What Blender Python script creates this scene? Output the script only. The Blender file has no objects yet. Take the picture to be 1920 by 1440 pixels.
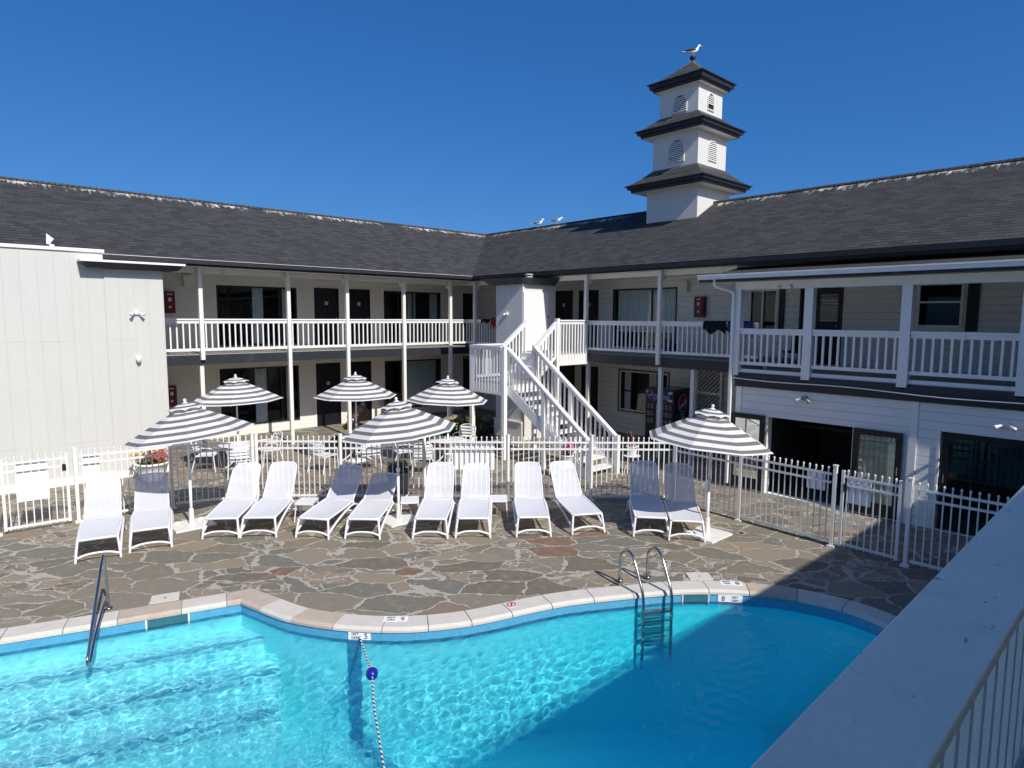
import bpy, math, random
import numpy as np
from mathutils import Vector, Matrix
from mathutils.geometry import tessellate_polygon
random.seed(7)
SC = bpy.context.scene
COL = SC.collection
R = math.radians

# ------------------------------------------------------------------ camera, sky, sun, exposure
P_, Y_, RO_ = R(5.94), R(47.671), R(.327)
fw = Vector((math.cos(P_)*math.cos(Y_), math.cos(P_)*math.sin(Y_), -math.sin(P_)))
rt = Vector((math.sin(Y_), -math.cos(Y_), 0)); up = rt.cross(fw)
r2 = rt*math.cos(RO_)+up*math.sin(RO_); u2 = up*math.cos(RO_)-rt*math.sin(RO_)
cam = bpy.data.objects.new('camera', bpy.data.cameras.new('camera')); COL.objects.link(cam); SC.camera = cam
mw = Matrix((r2, u2, -fw)).transposed().to_4x4(); mw.translation = (0, 0, 3.8); cam.matrix_world = mw
cam.data.sensor_width = 36; cam.data.lens = 36*1198.67/1920; cam.data.clip_end = 2000; cam.data.clip_start = .02

SUN_DIR = Vector((-.14, -1.14, 1)).normalized()
world = bpy.data.worlds.new('World'); SC.world = world; world.use_nodes = True
wn = world.node_tree; sky = wn.nodes.new('ShaderNodeTexSky'); sky.sky_type = 'NISHITA'; sky.sun_disc = False
sky.sun_elevation = math.asin(SUN_DIR.z); sky.sun_rotation = math.atan2(SUN_DIR.x, SUN_DIR.y)
sky.air_density = .6; sky.dust_density = 1.5; sky.ozone_density = 10; sky.altitude = 0
sp0 = wn.nodes.new('ShaderNodeSeparateColor'); wn.links.new(sky.outputs[0], sp0.inputs[0]); cb = wn.nodes.new('ShaderNodeCombineColor')
for ch, (pw, gn) in enumerate(((1.2, .37), (.76, .73), (.57, 1.345))):
    a_ = wn.nodes.new('ShaderNodeMath'); a_.operation = 'POWER'; wn.links.new(sp0.outputs[ch], a_.inputs[0]); a_.inputs[1].default_value = pw
    b_ = wn.nodes.new('ShaderNodeMath'); b_.operation = 'MULTIPLY'; wn.links.new(a_.outputs[0], b_.inputs[0]); b_.inputs[1].default_value = gn; wn.links.new(b_.outputs[0], cb.inputs[ch])
wn.links.new(cb.outputs[0], wn.nodes['Background'].inputs[0]); wn.nodes['Background'].inputs[1].default_value = .15
sun = bpy.data.objects.new('sun', bpy.data.lights.new('sun', 'SUN')); COL.objects.link(sun)
sun.data.energy = 3.95; sun.data.angle = R(.5); sun.data.color = (1, .965, .9)
sun.rotation_euler = (-SUN_DIR).to_track_quat('-Z', 'Y').to_euler(); sun.location = (-3, -12, 14)
sun.data.cycles.is_caustics_light = True
SC.view_settings.view_transform = 'Standard'; SC.view_settings.look = 'None'
SC.view_settings.exposure = .3; SC.view_settings.gamma = 1; SC.view_settings.use_curve_mapping = False
SC.cycles.use_denoising = True; SC.cycles.max_bounces = 8; SC.cycles.transparent_max_bounces = 12
SC.cycles.sample_clamp_indirect = 6

# ------------------------------------------------------------------ materials
MATS = {}
def newmat(name):
    m = bpy.data.materials.new(name); m.use_nodes = True; MATS[name] = m
    return m, m.node_tree, m.node_tree.nodes['Principled BSDF']
def nd(nt, typ, **kw):
    n = nt.nodes.new(typ)
    for k, v in kw.items(): setattr(n, k, v)
    return n
def lk(nt, a, b): nt.links.new(a, b)
def setin(nt, sock, v):
    if hasattr(v, 'is_output') or isinstance(v, bpy.types.NodeSocket): lk(nt, v, sock)
    else: sock.default_value = v
def mth(nt, op, a, b=0., c=None, clamp=False):
    n = nd(nt, 'ShaderNodeMath', operation=op, use_clamp=clamp); setin(nt, n.inputs[0], a); setin(nt, n.inputs[1], b)
    if c is not None: setin(nt, n.inputs[2], c)
    return n.outputs[0]
def mixc(nt, f, a, b, mode='MIX'):
    n = nd(nt, 'ShaderNodeMix', data_type='RGBA', blend_type=mode)
    setin(nt, n.inputs[0], f)
    for i, v in ((6, a), (7, b)):
        if isinstance(v, tuple): v = (*v, 1) if len(v) == 3 else v
        setin(nt, n.inputs[i], v)
    return n.outputs[2]
def ramp(nt, f, lo, hi):
    n = nd(nt, 'ShaderNodeMapRange'); setin(nt, n.inputs[0], f); n.inputs[1].default_value = lo; n.inputs[2].default_value = hi
    return n.outputs[0]
def coords(nt, kind='Object'):
    return nd(nt, 'ShaderNodeTexCoord').outputs[kind]
def noise(nt, vec, scale, detail=3, rough=.55):
    n = nd(nt, 'ShaderNodeTexNoise'); n.inputs['Scale'].default_value = scale; n.inputs['Detail'].default_value = detail
    n.inputs['Roughness'].default_value = rough; lk(nt, vec, n.inputs['Vector']); return n
def mapping(nt, vec, scale=(1, 1, 1), rot=(0, 0, 0)):
    n = nd(nt, 'ShaderNodeMapping'); n.inputs['Scale'].default_value = scale; n.inputs['Rotation'].default_value = rot
    lk(nt, vec, n.inputs['Vector']); return n.outputs[0]
def bump(nt, b, h, strength, dist=.01):
    n = nd(nt, 'ShaderNodeBump'); n.inputs['Strength'].default_value = strength; n.inputs['Distance'].default_value = dist
    lk(nt, h, n.inputs['Height']); lk(nt, n.outputs[0], b.inputs['Normal'])

def paint(name, c, rough=.55, var=.12, scale=3., dirt=None, bmp=.15, spec=.4, metal=0.):
    m, nt, b = newmat(name); v = coords(nt)
    n1 = noise(nt, v, scale, 4); n2 = noise(nt, v, scale*9, 3)
    f = mth(nt, 'MULTIPLY', mth(nt, 'ADD', n1.outputs[0], n2.outputs[0]), .5)
    f = ramp(nt, f, .35, .65)
    dk = tuple(x*(1-var) for x in c)
    col = mixc(nt, f, dk, c)
    if dirt:
        n3 = noise(nt, mapping(nt, v, (1.5, 1.5, .35)), 2.2, 5, .65)
        col = mixc(nt, mth(nt, 'MULTIPLY', ramp(nt, n3.outputs[0], .58, .78), .5), col, dirt)
    lk(nt, col, b.inputs['Base Color']); b.inputs['Roughness'].default_value = rough
    b.inputs['Specular IOR Level'].default_value = spec; b.inputs['Metallic'].default_value = metal
    if bmp: bump(nt, b, n2.outputs[0], bmp, .004)
    return m
def siding(name, c, axis, period, depth=.012, vertical=False, dirt=(.45, .43, .38), line=.55, var=.07):
    m, nt, b = newmat(name); v = coords(nt); s = nd(nt, 'ShaderNodeSeparateXYZ'); lk(nt, v, s.inputs[0])
    z = s.outputs[2] if not vertical else (s.outputs[0] if axis == 'x' else s.outputs[1])
    fr = mth(nt, 'FRACT', mth(nt, 'DIVIDE', z, period))
    cell = mth(nt, 'FLOOR', mth(nt, 'DIVIDE', z, period))
    wn_ = nd(nt, 'ShaderNodeTexWhiteNoise', noise_dimensions='1D'); lk(nt, cell, wn_.inputs[1])
    n1 = noise(nt, v, 2.0, 5, .6); n2 = noise(nt, mapping(nt, v, (1, 1, 14) if not vertical else (14, 14, 1)), 9, 3)
    edge = ramp(nt, fr, .09, .0) if not vertical else ramp(nt, mth(nt, 'ABSOLUTE', mth(nt, 'SUBTRACT', fr, .5)), .47, .5)
    col = mixc(nt, n1.outputs[0], tuple(x*(1-var*2) for x in c), c)
    col = mixc(nt, mth(nt, 'MULTIPLY', wn_.outputs[0], .25), col, tuple(x*(1-var*1.6) for x in c))
    col = mixc(nt, mth(nt, 'MULTIPLY', ramp(nt, n1.outputs[0], .62, .85), .35), col, dirt)
    col = mixc(nt, mth(nt, 'MULTIPLY', edge, line), col, tuple(x*.35 for x in c))
    if vertical:
        fj = mth(nt, 'ABSOLUTE', mth(nt, 'SUBTRACT', mth(nt, 'FRACT', mth(nt, 'DIVIDE', s.outputs[2], 2.3)), .4)); wv = noise(nt, v, 1.3, 2)
        col = mixc(nt, mth(nt, 'MULTIPLY', ramp(nt, fj, .004, .001), mth(nt, 'MULTIPLY', ramp(nt, wv.outputs[0], .45, .6), .4)), col, tuple(x*.4 for x in c))
        sk = noise(nt, mapping(nt, v, (5, 5, .22)), 1.5, 4, .7); col = mixc(nt, mth(nt, 'MULTIPLY', ramp(nt, sk.outputs[0], .5, .8), .16), col, (.40, .39, .34))
    lk(nt, col, b.inputs['Base Color']); b.inputs['Roughness'].default_value = .6; b.inputs['Specular IOR Level'].default_value = .3
    h = mth(nt, 'SUBTRACT', 1., fr) if not vertical else mth(nt, 'SUBTRACT', 1., edge)
    h = mth(nt, 'ADD', h, mth(nt, 'MULTIPLY', n2.outputs[0], .12))
    bump(nt, b, h, .7 if not vertical else .5, depth)
    return m

WHITE = paint('white_paint', (.83, .82, .79), .45, .06, 3, (.5, .48, .42), .1)
TRIM = paint('warm_white_trim', (.82, .80, .73), .5, .08, 3, (.5, .46, .38), .1)
NAVY = paint('dark_slate_trim', (.022, .024, .031), .5, .25, 2, (.09, .09, .1), .1)
NAVYB = paint('slate_band', (.026, .029, .040), .5, .25, 2, (.08, .08, .09), .1)
DOORM = paint('dark_door_paint', (.010, .011, .015), .45, .2, 3, None, .05, .3)
BLACK = paint('black_matte', (.012, .012, .013), .6, .2, 3, None, .05)
SOFFIT = paint('soffit_paint', (.76, .74, .67), .6, .1, 2, (.4, .38, .33), .1)
PLASTIC = paint('white_plastic', (.79, .79, .79), .38, .03, 4, None, .03, .5)
METALW = paint('white_fence_metal', (.80, .79, .76), .35, .05, 4, (.55, .5, .42), .05, .5)
REDM = paint('red_cabinet', (.17, .012, .014), .35, .2, 5, None, .05)
TAN = paint('tan_coping_stone', (.54, .44, .35), .7, .2, 6, None, .2)
COPM = paint('white_coping_stone', (.66, .61, .54), .65, .14, 5, (.42, .38, .33), .2)
STEEL = paint('stainless_tube', (.45, .45, .45), .22, .1, 6, None, 0, .5, 1.)
CONC = paint('grey_concrete', (.36, .345, .315), .8, .2, 3, (.12, .11, .1), .3)
ROCKM = paint('boulder_rock', (.34, .27, .19), .85, .4, 5, (.15, .12, .1), .8)
SIGNM = paint('white_sign_board', (.84, .85, .86), .35, .03, 2, None, .02)
BROWN = paint('brown_wicker', (.11, .055, .03), .6, .4, 12, None, .4)
CLOTHB = paint('black_cloth', (.008, .008, .01), .9, .3, 6, None, .4)
CLOTHBL = paint('blue_cloth', (.02, .05, .2), .9, .3, 6, None, .4)
CLOTHR = paint('red_cloth', (.4, .015, .02), .9, .3, 6, None, .4)
SOILM = paint('dark_soil', (.03, .022, .016), .95, .4, 10, None, .6)
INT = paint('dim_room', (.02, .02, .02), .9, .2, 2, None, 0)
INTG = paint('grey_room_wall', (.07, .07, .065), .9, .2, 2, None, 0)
SID_L = siding('lap_siding_cream', (.80, .775, .70), 'x', .135, .012, line=.25)
SID_R = siding('lap_siding_white', (.86, .86, .82), 'y', .165, .014, line=.85)
PANEL = siding('grooved_panel_white', (.60, .60, .56), 'x', .3, .006, True, line=.14, var=.04)
PANELY = siding('grooved_panel_white_side', (.68, .67, .64), 'y', .3, .006, True, line=.28, var=.04)
TOWM = siding('tower_panel_white', (.68, .67, .63), 'x', .2, .006, True, line=.2, var=.04)

def shingle(name, c, stain=.9, reach=.75):
    m, nt, b = newmat(name); uv = coords(nt, 'UV')
    br = nd(nt, 'ShaderNodeTexBrick'); lk(nt, uv, br.inputs['Vector'])
    br.inputs['Scale'].default_value = 1; br.inputs['Brick Width'].default_value = .27; br.inputs['Row Height'].default_value = .135
    br.inputs['Mortar Size'].default_value = .003; br.inputs['Mortar Smooth'].default_value = .3; br.inputs['Bias'].default_value = -.1
    br.inputs['Color1'].default_value = (*[x*1.6 for x in c], 1); br.inputs['Color2'].default_value = (*[x*.45 for x in c], 1)
    br.inputs['Mortar'].default_value = (*[x*.28 for x in c], 1); br.offset = .37
    n1 = noise(nt, uv, 1.1, 5, .6); n2 = noise(nt, uv, 40, 2)
    col = mixc(nt, .35, br.outputs[0], mixc(nt, n1.outputs[0], tuple(x*.55 for x in c), tuple(x*1.5 for x in c)), 'MIX')
    col = mixc(nt, mth(nt, 'MULTIPLY', n2.outputs[0], .35), col, tuple(x*1.9 for x in c))
    s = nd(nt, 'ShaderNodeSeparateXYZ'); lk(nt, uv, s.inputs[0])
    # row shadow painted in as a darker lower course edge under every row
    fr = mth(nt, 'FRACT', mth(nt, 'DIVIDE', s.outputs[1], .135))
    col = mixc(nt, mth(nt, 'MULTIPLY', ramp(nt, fr, .72, 1.), .8), col, tuple(x*.12 for x in c))
    # bird droppings streaking down from the ridge
    st = noise(nt, mapping(nt, uv, (6, 1.3, 1)), 1.5, 6, .75)
    fall = mth(nt, 'POWER', mth(nt, 'SUBTRACT', 1., ramp(nt, s.outputs[1], 0, reach)), 1.6)
    msk = mth(nt, 'MULTIPLY', ramp(nt, mth(nt, 'ADD', st.outputs[0], mth(nt, 'MULTIPLY', fall, .29)), .68, .74), ramp(nt, fall, .02, .25))
    sp = noise(nt, uv, 3.3, 4, .75)
    msk2 = mth(nt, 'MULTIPLY', ramp(nt, sp.outputs[0], .80, .83), .8)
    pat = noise(nt, uv, .8, 3); msk = mth(nt, 'MULTIPLY', msk, ramp(nt, pat.outputs[0], .40, .56))
    msk = mth(nt, 'MULTIPLY', mth(nt, 'MAXIMUM', msk, msk2), stain)
    col = mixc(nt, msk, col, (.62, .60, .55))
    lk(nt, col, b.inputs['Base Color']); b.inputs['Roughness'].default_value = .85; b.inputs['Specular IOR Level'].default_value = .25
    h = mth(nt, 'ADD', mth(nt, 'MULTIPLY', br.outputs[1], -1.), mth(nt, 'ADD', mth(nt, 'MULTIPLY', fr, .6), mth(nt, 'MULTIPLY', n2.outputs[0], .3)))
    bump(nt, b, h, .8, .012)
    return m
ROOFM = shingle('asphalt_shingles', (.042, .042, .043))
ROOFS = shingle('porch_shingles', (.042, .040, .039), .15)
ROOFT = shingle('cupola_shingles', (.055, .053, .052), .75, .9)

def flagstone():
    m, nt, b = newmat('flagstone_paving'); v = coords(nt)
    nz = noise(nt, v, 2.2, 3, .6)
    off = nd(nt, 'ShaderNodeVectorMath', operation='MULTIPLY_ADD'); lk(nt, nz.outputs[1], off.inputs[0])
    off.inputs[1].default_value = (.36, .36, 0); lk(nt, mapping(nt, v, (1, 1, 0), (0, 0, .72)), off.inputs[2])
    mp = mapping(nt, off.outputs[0], (.95, 1.6, 1))
    def voro(feat, scale):
        n = nd(nt, 'ShaderNodeTexVoronoi', feature=feat); n.inputs['Scale'].default_value = scale; lk(nt, mp, n.inputs['Vector']); n.inputs['Randomness'].default_value = .95; return n
    e1 = voro('DISTANCE_TO_EDGE', 1.45); c1 = voro('F1', 1.45)
    e2 = voro('DISTANCE_TO_EDGE', 3.6); c2 = voro('F1', 3.6)
    # part of the big stones is broken up into small ones
    sc = nd(nt, 'ShaderNodeSeparateColor'); lk(nt, c1.outputs['Color'], sc.inputs[0])
    brk = mth(nt, 'GREATER_THAN', sc.outputs[0], .76)
    wn2 = noise(nt, v, 5, 4, .65)
    wid = mth(nt, 'ADD', .004, mth(nt, 'MULTIPLY', ramp(nt, wn2.outputs[0], .38, .76), .06))
    soft = lambda e_, w_: mth(nt, 'SUBTRACT', 1., mth(nt, 'DIVIDE', mth(nt, 'SUBTRACT', e_, w_), .012, clamp=True))
    g1 = soft(e1.outputs[0], wid)
    g2 = mth(nt, 'MULTIPLY', brk, soft(e2.outputs[0], mth(nt, 'MULTIPLY', wid, 1.5)))
    grout = mth(nt, 'MAXIMUM', g1, g2)
    idc = mixc(nt, brk, c1.outputs['Color'], c2.outputs['Color'])
    s2 = nd(nt, 'ShaderNodeSeparateColor'); lk(nt, idc, s2.inputs[0])
    cr = nd(nt, 'ShaderNodeValToRGB'); lk(nt, s2.outputs[1], cr.inputs[0]); cr.color_ramp.interpolation = 'CONSTANT'
    tones = [(.0, (.225, .195, .14)), (.14, (.30, .255, .185)), (.28, (.185, .18, .145)), (.42, (.33, .265, .19)), (.55, (.17, .145, .11)), (.66, (.26, .225, .17)), (.78, (.175, .18, .155)), (.88, (.27, .20, .14)), (.965, (.23, .12, .075))]
    el = cr.color_ramp.elements; el[0].position = 0; el[0].color = (*tones[0][1], 1); el[1].position = tones[1][0]; el[1].color = (*tones[1][1], 1)
    for p, c in tones[2:]:
        e = el.new(p); e.color = (*c, 1)
    n3 = noise(nt, v, 7, 5, .65); n4 = noise(nt, v, 60, 2)
    stone = mixc(nt, mth(nt, 'MULTIPLY', n3.outputs[0], .7), cr.outputs[0], (.15, .125, .09))
    stone = mixc(nt, mth(nt, 'MULTIPLY', ramp(nt, n3.outputs[0], .5, .8), .6), stone, (.36, .31, .24))
    gr = mixc(nt, n4.outputs[0], (.34, .30, .245), (.47, .42, .35))
    dark = ramp(nt, noise(nt, v, 13, 4, .7).outputs[0], .70, .74)
    col = mixc(nt, grout, stone, gr); col = mixc(nt, mth(nt, 'MULTIPLY', dark, .6), col, (.03, .028, .025))
    lk(nt, col, b.inputs['Base Color']); b.inputs['Roughness'].default_value = .75; b.inputs['Specular IOR Level'].default_value = .3
    h = mth(nt, 'ADD', mth(nt, 'SUBTRACT', 1., grout), mth(nt, 'ADD', mth(nt, 'MULTIPLY', n3.outputs[0], .5), mth(nt, 'MULTIPLY', n4.outputs[0], .25)))
    bump(nt, b, h, .9, .018)
    return m
STONE = flagstone()

def glassmat(name, tint=(.75, .85, .85), ior=1.5):
    m, nt, b = newmat(name); nt.nodes.remove(b)
    g = nd(nt, 'ShaderNodeBsdfGlossy'); g.inputs['Roughness'].default_value = .02; g.inputs['Color'].default_value = (.9, .95, .95, 1)
    t = nd(nt, 'ShaderNodeBsdfTransparent'); t.inputs[0].default_value = (*tint, 1)
    f = nd(nt, 'ShaderNodeFresnel'); f.inputs[0].default_value = ior
    mx = nd(nt, 'ShaderNodeMixShader'); lk(nt, f.outputs[0], mx.inputs[0]); lk(nt, t.outputs[0], mx.inputs[1]); lk(nt, g.outputs[0], mx.inputs[2])
    lk(nt, mx.outputs[0], nt.nodes['Material Output'].inputs[0]); return m
GLASS = glassmat('window_glass', (.78, .84, .84), 1.4)
GLASST = glassmat('teal_door_glass', (.35, .5, .48), 2.2)

def stripes(name, n, duty=.47, hem=.965):
    m, nt, b = newmat(name); uv = coords(nt, 'UV'); s = nd(nt, 'ShaderNodeSeparateXYZ'); lk(nt, uv, s.inputs[0])
    fr = mth(nt, 'FRACT', mth(nt, 'MULTIPLY', s.outputs[1], n)); g = mth(nt, 'GREATER_THAN', fr, 1-duty)
    g = mth(nt, 'MULTIPLY', g, mth(nt, 'LESS_THAN', s.outputs[1], hem))
    n1 = noise(nt, coords(nt), 6, 3); col = mixc(nt, g, (.82, .82, .81), (.20, .19, .18))
    col = mixc(nt, mth(nt, 'MULTIPLY', n1.outputs[0], .18), col, (.5, .5, .5), 'MULTIPLY')
    seam = ramp(nt, mth(nt, 'ABSOLUTE', mth(nt, 'SUBTRACT', s.outputs[0], .5)), .485, .5); col = mixc(nt, mth(nt, 'MULTIPLY', seam, .45), col, (.35, .35, .36))
    lk(nt, col, b.inputs['Base Color']); b.inputs['Roughness'].default_value = .85; b.inputs['Specular IOR Level'].default_value = .2
    tr = nd(nt, 'ShaderNodeBsdfTranslucent'); lk(nt, col, tr.inputs[0]); mx = nd(nt, 'ShaderNodeMixShader'); mx.inputs[0].default_value = .2
    lk(nt, b.outputs[0], mx.inputs[1]); lk(nt, tr.outputs[0], mx.inputs[2]); lk(nt, mx.outputs[0], nt.nodes['Material Output'].inputs[0])
    return m
CANOPY = stripes('striped_canvas', 6.15); CANOPYV = stripes('striped_vent_canvas', 2.6, .45, .9)
def sling(name, alpha):
    m, nt, b = newmat(name); v = coords(nt); w = noise(nt, v, 90, 1)
    lk(nt, mixc(nt, w.outputs[0], (.62, .62, .65), (.70, .70, .73)), b.inputs['Base Color']); b.inputs['Roughness'].default_value = .6
    bump(nt, b, w.outputs[0], .2, .002)
    t = nd(nt, 'ShaderNodeBsdfTransparent'); mx = nd(nt, 'ShaderNodeMixShader'); mx.inputs[0].default_value = alpha
    lk(nt, b.outputs[0], mx.inputs[1]); lk(nt, t.outputs[0], mx.inputs[2]); lk(nt, mx.outputs[0], nt.nodes['Material Output'].inputs[0]); return m
SLING = sling('white_sling_mesh', .02); SLINGB = sling('white_sling_back_mesh', .24)
def leafm(name, a, bcol):
    m, nt, b = newmat(name); oi = nd(nt, 'ShaderNodeNewGeometry'); lk(nt, mixc(nt, oi.outputs['Random Per Island'], a, bcol), b.inputs['Base Color'])
    b.inputs['Roughness'].default_value = .5; return m
LEAF = leafm('shrub_leaves', (.03, .06, .012), (.10, .15, .03)); LEAFD = leafm('dark_leaves', (.02, .04, .012), (.05, .08, .02))
BLOOMR = leafm('red_petals', (.55, .03, .01), (.75, .10, .02)); BLOOMY = leafm('yellow_petals', (.7, .4, .03), (.75, .6, .1))
BLOOMP = leafm('pink_petals', (.5, .12, .2), (.65, .3, .4)); LEAFR = leafm('bronze_leaves', (.12, .03, .02), (.2, .08, .04))
def curtainm():
    m, nt, b = newmat('pale_curtain'); b.inputs['Base Color'].default_value = (.82, .86, .85, 1); b.inputs['Roughness'].default_value = .9
    return m
CURT = curtainm()
def ropem():
    m, nt, b = newmat('striped_rope'); s = nd(nt, 'ShaderNodeSeparateXYZ'); lk(nt, coords(nt, 'UV'), s.inputs[0])
    g = mth(nt, 'GREATER_THAN', mth(nt, 'FRACT', mth(nt, 'ADD', mth(nt, 'MULTIPLY', s.outputs[1], 14.), s.outputs[0])), .55)
    lk(nt, mixc(nt, g, (.75, .75, .72), (.02, .025, .06)), b.inputs['Base Color']); return m
ROPEM = ropem()
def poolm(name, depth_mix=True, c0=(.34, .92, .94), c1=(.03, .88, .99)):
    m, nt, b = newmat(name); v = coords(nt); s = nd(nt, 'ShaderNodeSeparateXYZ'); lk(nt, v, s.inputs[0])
    f = ramp(nt, mth(nt, 'SUBTRACT', s.outputs[0], mth(nt, 'MULTIPLY', s.outputs[1], .55)), -4.2, 4.5)  # water depth tint painted into the plaster, pale shallow to blue deep end
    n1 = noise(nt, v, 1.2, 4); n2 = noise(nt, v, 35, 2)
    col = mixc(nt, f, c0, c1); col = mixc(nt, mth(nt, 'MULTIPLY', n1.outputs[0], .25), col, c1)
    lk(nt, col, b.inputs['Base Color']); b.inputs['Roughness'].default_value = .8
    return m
POOLM = poolm('blue_plaster_depth_tint'); STEPM = poolm('pale_step_depth_tint', c0=(.36, .92, .94), c1=(.07, .88, .98))
TILEB = paint('blue_waterline_tile', (.10, .40, .62), .25, .25, 14, None, .05); TILED = paint('dark_step_tile', (.04, .34, .58), .3, .3, 14, None, .05)
def waterm():
    m, nt, b = newmat('pool_water'); nt.nodes.remove(b)
    g = nd(nt, 'ShaderNodeBsdfGlass'); g.inputs['Roughness'].default_value = 0; g.inputs['IOR'].default_value = 1.055
    t = nd(nt, 'ShaderNodeBsdfTransparent'); t.inputs[0].default_value = (.95, 1, 1, 1)
    mx = nd(nt, 'ShaderNodeMixShader'); mx.inputs[0].default_value = .36
    lk(nt, g.outputs[0], mx.inputs[1]); lk(nt, t.outputs[0], mx.inputs[2])
    gl = nd(nt, 'ShaderNodeBsdfGlossy'); gl.inputs['Roughness'].default_value = .03; f = nd(nt, 'ShaderNodeFresnel'); f.inputs[0].default_value = 1.3; m2 = nd(nt, 'ShaderNodeMixShader')
    lk(nt, mth(nt, 'MULTIPLY', f.outputs[0], .6), m2.inputs[0]); lk(nt, mx.outputs[0], m2.inputs[1]); lk(nt, gl.outputs[0], m2.inputs[2]); lk(nt, m2.outputs[0], nt.nodes['Material Output'].inputs[0]); return m
WATERM = waterm()
TXTB = paint('black_lettering', (.02, .02, .025), .5, .1, 5, None, 0); TXTW = paint('silver_lettering', (.45, .47, .5), .4, .1, 5, None, 0)
LOGOR = paint('logo_red', (.35, .012, .02), .4, .1, 5, None, 0); LOGOB = paint('logo_blue', (.012, .03, .16), .4, .1, 5, None, 0)
VEND = paint('vending_body', (.010, .012, .025), .25, .2, 5, None, 0, .5)

# ------------------------------------------------------------------ mesh helpers
class MB:
    def __init__(s): s.v = []; s.f = []; s.uv = []; s.mi = []
    def face(s, pts, uv=None, mi=0):
        i = len(s.v); s.v += [tuple(p) for p in pts]; s.f.append(tuple(range(i, i+len(pts))))
        s.uv.append(uv or [(0, 0)]*len(pts)); s.mi.append(mi)
    def solid(s, pts8, mi=0):
        i = len(s.v); s.v += [tuple(p) for p in pts8]
        for q in ((0, 3, 2, 1), (4, 5, 6, 7), (0, 1, 5, 4), (1, 2, 6, 5), (2, 3, 7, 6), (3, 0, 4, 7)):
            s.f.append(tuple(i+k for k in q)); s.uv.append([(0, 0), (1, 0), (1, 1), (0, 1)]); s.mi.append(mi)
    def box(s, x0, x1, y0, y1, z0, z1, mi=0):
        s.solid([(x0, y0, z0), (x1, y0, z0), (x1, y1, z0), (x0, y1, z0), (x0, y0, z1), (x1, y0, z1), (x1, y1, z1), (x0, y1, z1)], mi)
    def beam(s, p, q, w, h, mi=0, upv=(0, 0, 1)):
        p = Vector(p); q = Vector(q); d = (q-p).normalized(); u = Vector(upv)
        if abs(d.dot(u)) > .98: u = Vector((1, 0, 0))
        a = d.cross(u).normalized(); c = a.cross(d).normalized(); a *= w/2; c *= h/2
        s.solid([p-a-c, p+a-c, q+a-c, q-a-c, p-a+c, p+a+c, q+a+c, q-a+c], mi)
    def tube(s, pts, r, n=8, mi=0, closed=False, caps=True):
        pts = [Vector(p) for p in pts]; N = len(pts); i0 = len(s.v); prev = None; L = 0
        rr = r if isinstance(r, (list, tuple)) else [r]*N; ls = []
        for k, p in enumerate(pts):
            if closed: d = (pts[(k+1) % N]-pts[k-1]).normalized()
            else: d = (pts[min(k+1, N-1)]-pts[max(k-1, 0)]).normalized()
            if prev is None:
                a = d.cross(Vector((0, 0, 1)))
                if a.length < .05: a = d.cross(Vector((0, 1, 0)))
            else: a = prev-d*prev.dot(d)
            a.normalize(); prev = a; b = d.cross(a)
            if k: L += (p-pts[k-1]).length
            ls.append(L)
            for j in range(n):
                t = 2*math.pi*j/n; s.v.append(tuple(p+(a*math.cos(t)+b*math.sin(t))*rr[k]))
        for k in range(N if closed else N-1):
            k2 = (k+1) % N
            for j in range(n):
                j2 = (j+1) % n; s.f.append((i0+k*n+j, i0+k2*n+j, i0+k2*n+j2, i0+k*n+j2)); s.mi.append(mi)
                s.uv.append([(j/n, ls[k]), (j/n, ls[k2]), ((j+1)/n, ls[k2]), ((j+1)/n, ls[k])])
        if not closed and caps:
            s.f.append(tuple(i0+j for j in range(n))); s.uv.append([(0, 0)]*n); s.mi.append(mi)
            s.f.append(tuple(i0+(N-1)*n+j for j in reversed(range(n)))); s.uv.append([(0, 0)]*n); s.mi.append(mi)
    def lathe(s, prof, c=(0, 0, 0), n=16, mi=0, sq=(1, 1)):
        i0 = len(s.v); N = len(prof)
        for r, z in prof:
            for j in range(n):
                t = 2*math.pi*j/n; s.v.append((c[0]+r*math.cos(t)*sq[0], c[1]+r*math.sin(t)*sq[1], c[2]+z))
        for k in range(N-1):
            for j in range(n):
                j2 = (j+1) % n; s.f.append((i0+k*n+j, i0+k*n+j2, i0+(k+1)*n+j2, i0+(k+1)*n+j)); s.mi.append(mi); s.uv.append([(0, 0)]*4)
        for k in (0, N-1):
            if prof[k][0] > 1e-4: s.f.append(tuple(i0+k*n+j for j in (range(n) if k else reversed(range(n))))); s.mi.append(mi); s.uv.append([(0, 0)]*n)
    def grid(s, P, mi=0, uv=None):   # P[i][j] points
        i0 = len(s.v); a = len(P); b = len(P[0])
        for row in P: s.v += [tuple(p) for p in row]
        for i in range(a-1):
            for j in range(b-1):
                s.f.append((i0+i*b+j, i0+(i+1)*b+j, i0+(i+1)*b+j+1, i0+i*b+j+1)); s.mi.append(mi)
                s.uv.append([uv[x][y] for x, y in ((i, j), (i+1, j), (i+1, j+1), (i, j+1))] if uv else [(0, 0)]*4)
    def build(s, name, mats, parent=None, smooth=False, label=None, cat=None, group=None, kind=None):
        me = bpy.data.meshes.new(name); me.from_pydata(s.v, [], s.f)
        if not isinstance(mats, (list, tuple)): mats = [mats]
        for m in mats: me.materials.append(m)
        me.polygons.foreach_set('material_index', s.mi)
        ul = me.uv_layers.new(name='UVMap'); ul.data.foreach_set('uv', [c for f in s.uv for p in f for c in p])
        if smooth: me.polygons.foreach_set('use_smooth', [True]*len(s.f))
        me.update(); o = bpy.data.objects.new(name, me); COL.objects.link(o)
        if parent is not None:
            o.parent = parent
            if parent.type == 'EMPTY': o.matrix_parent_inverse = Matrix.Translation(-parent.location)
        tag(o, label, cat, group, kind); return o
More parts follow.
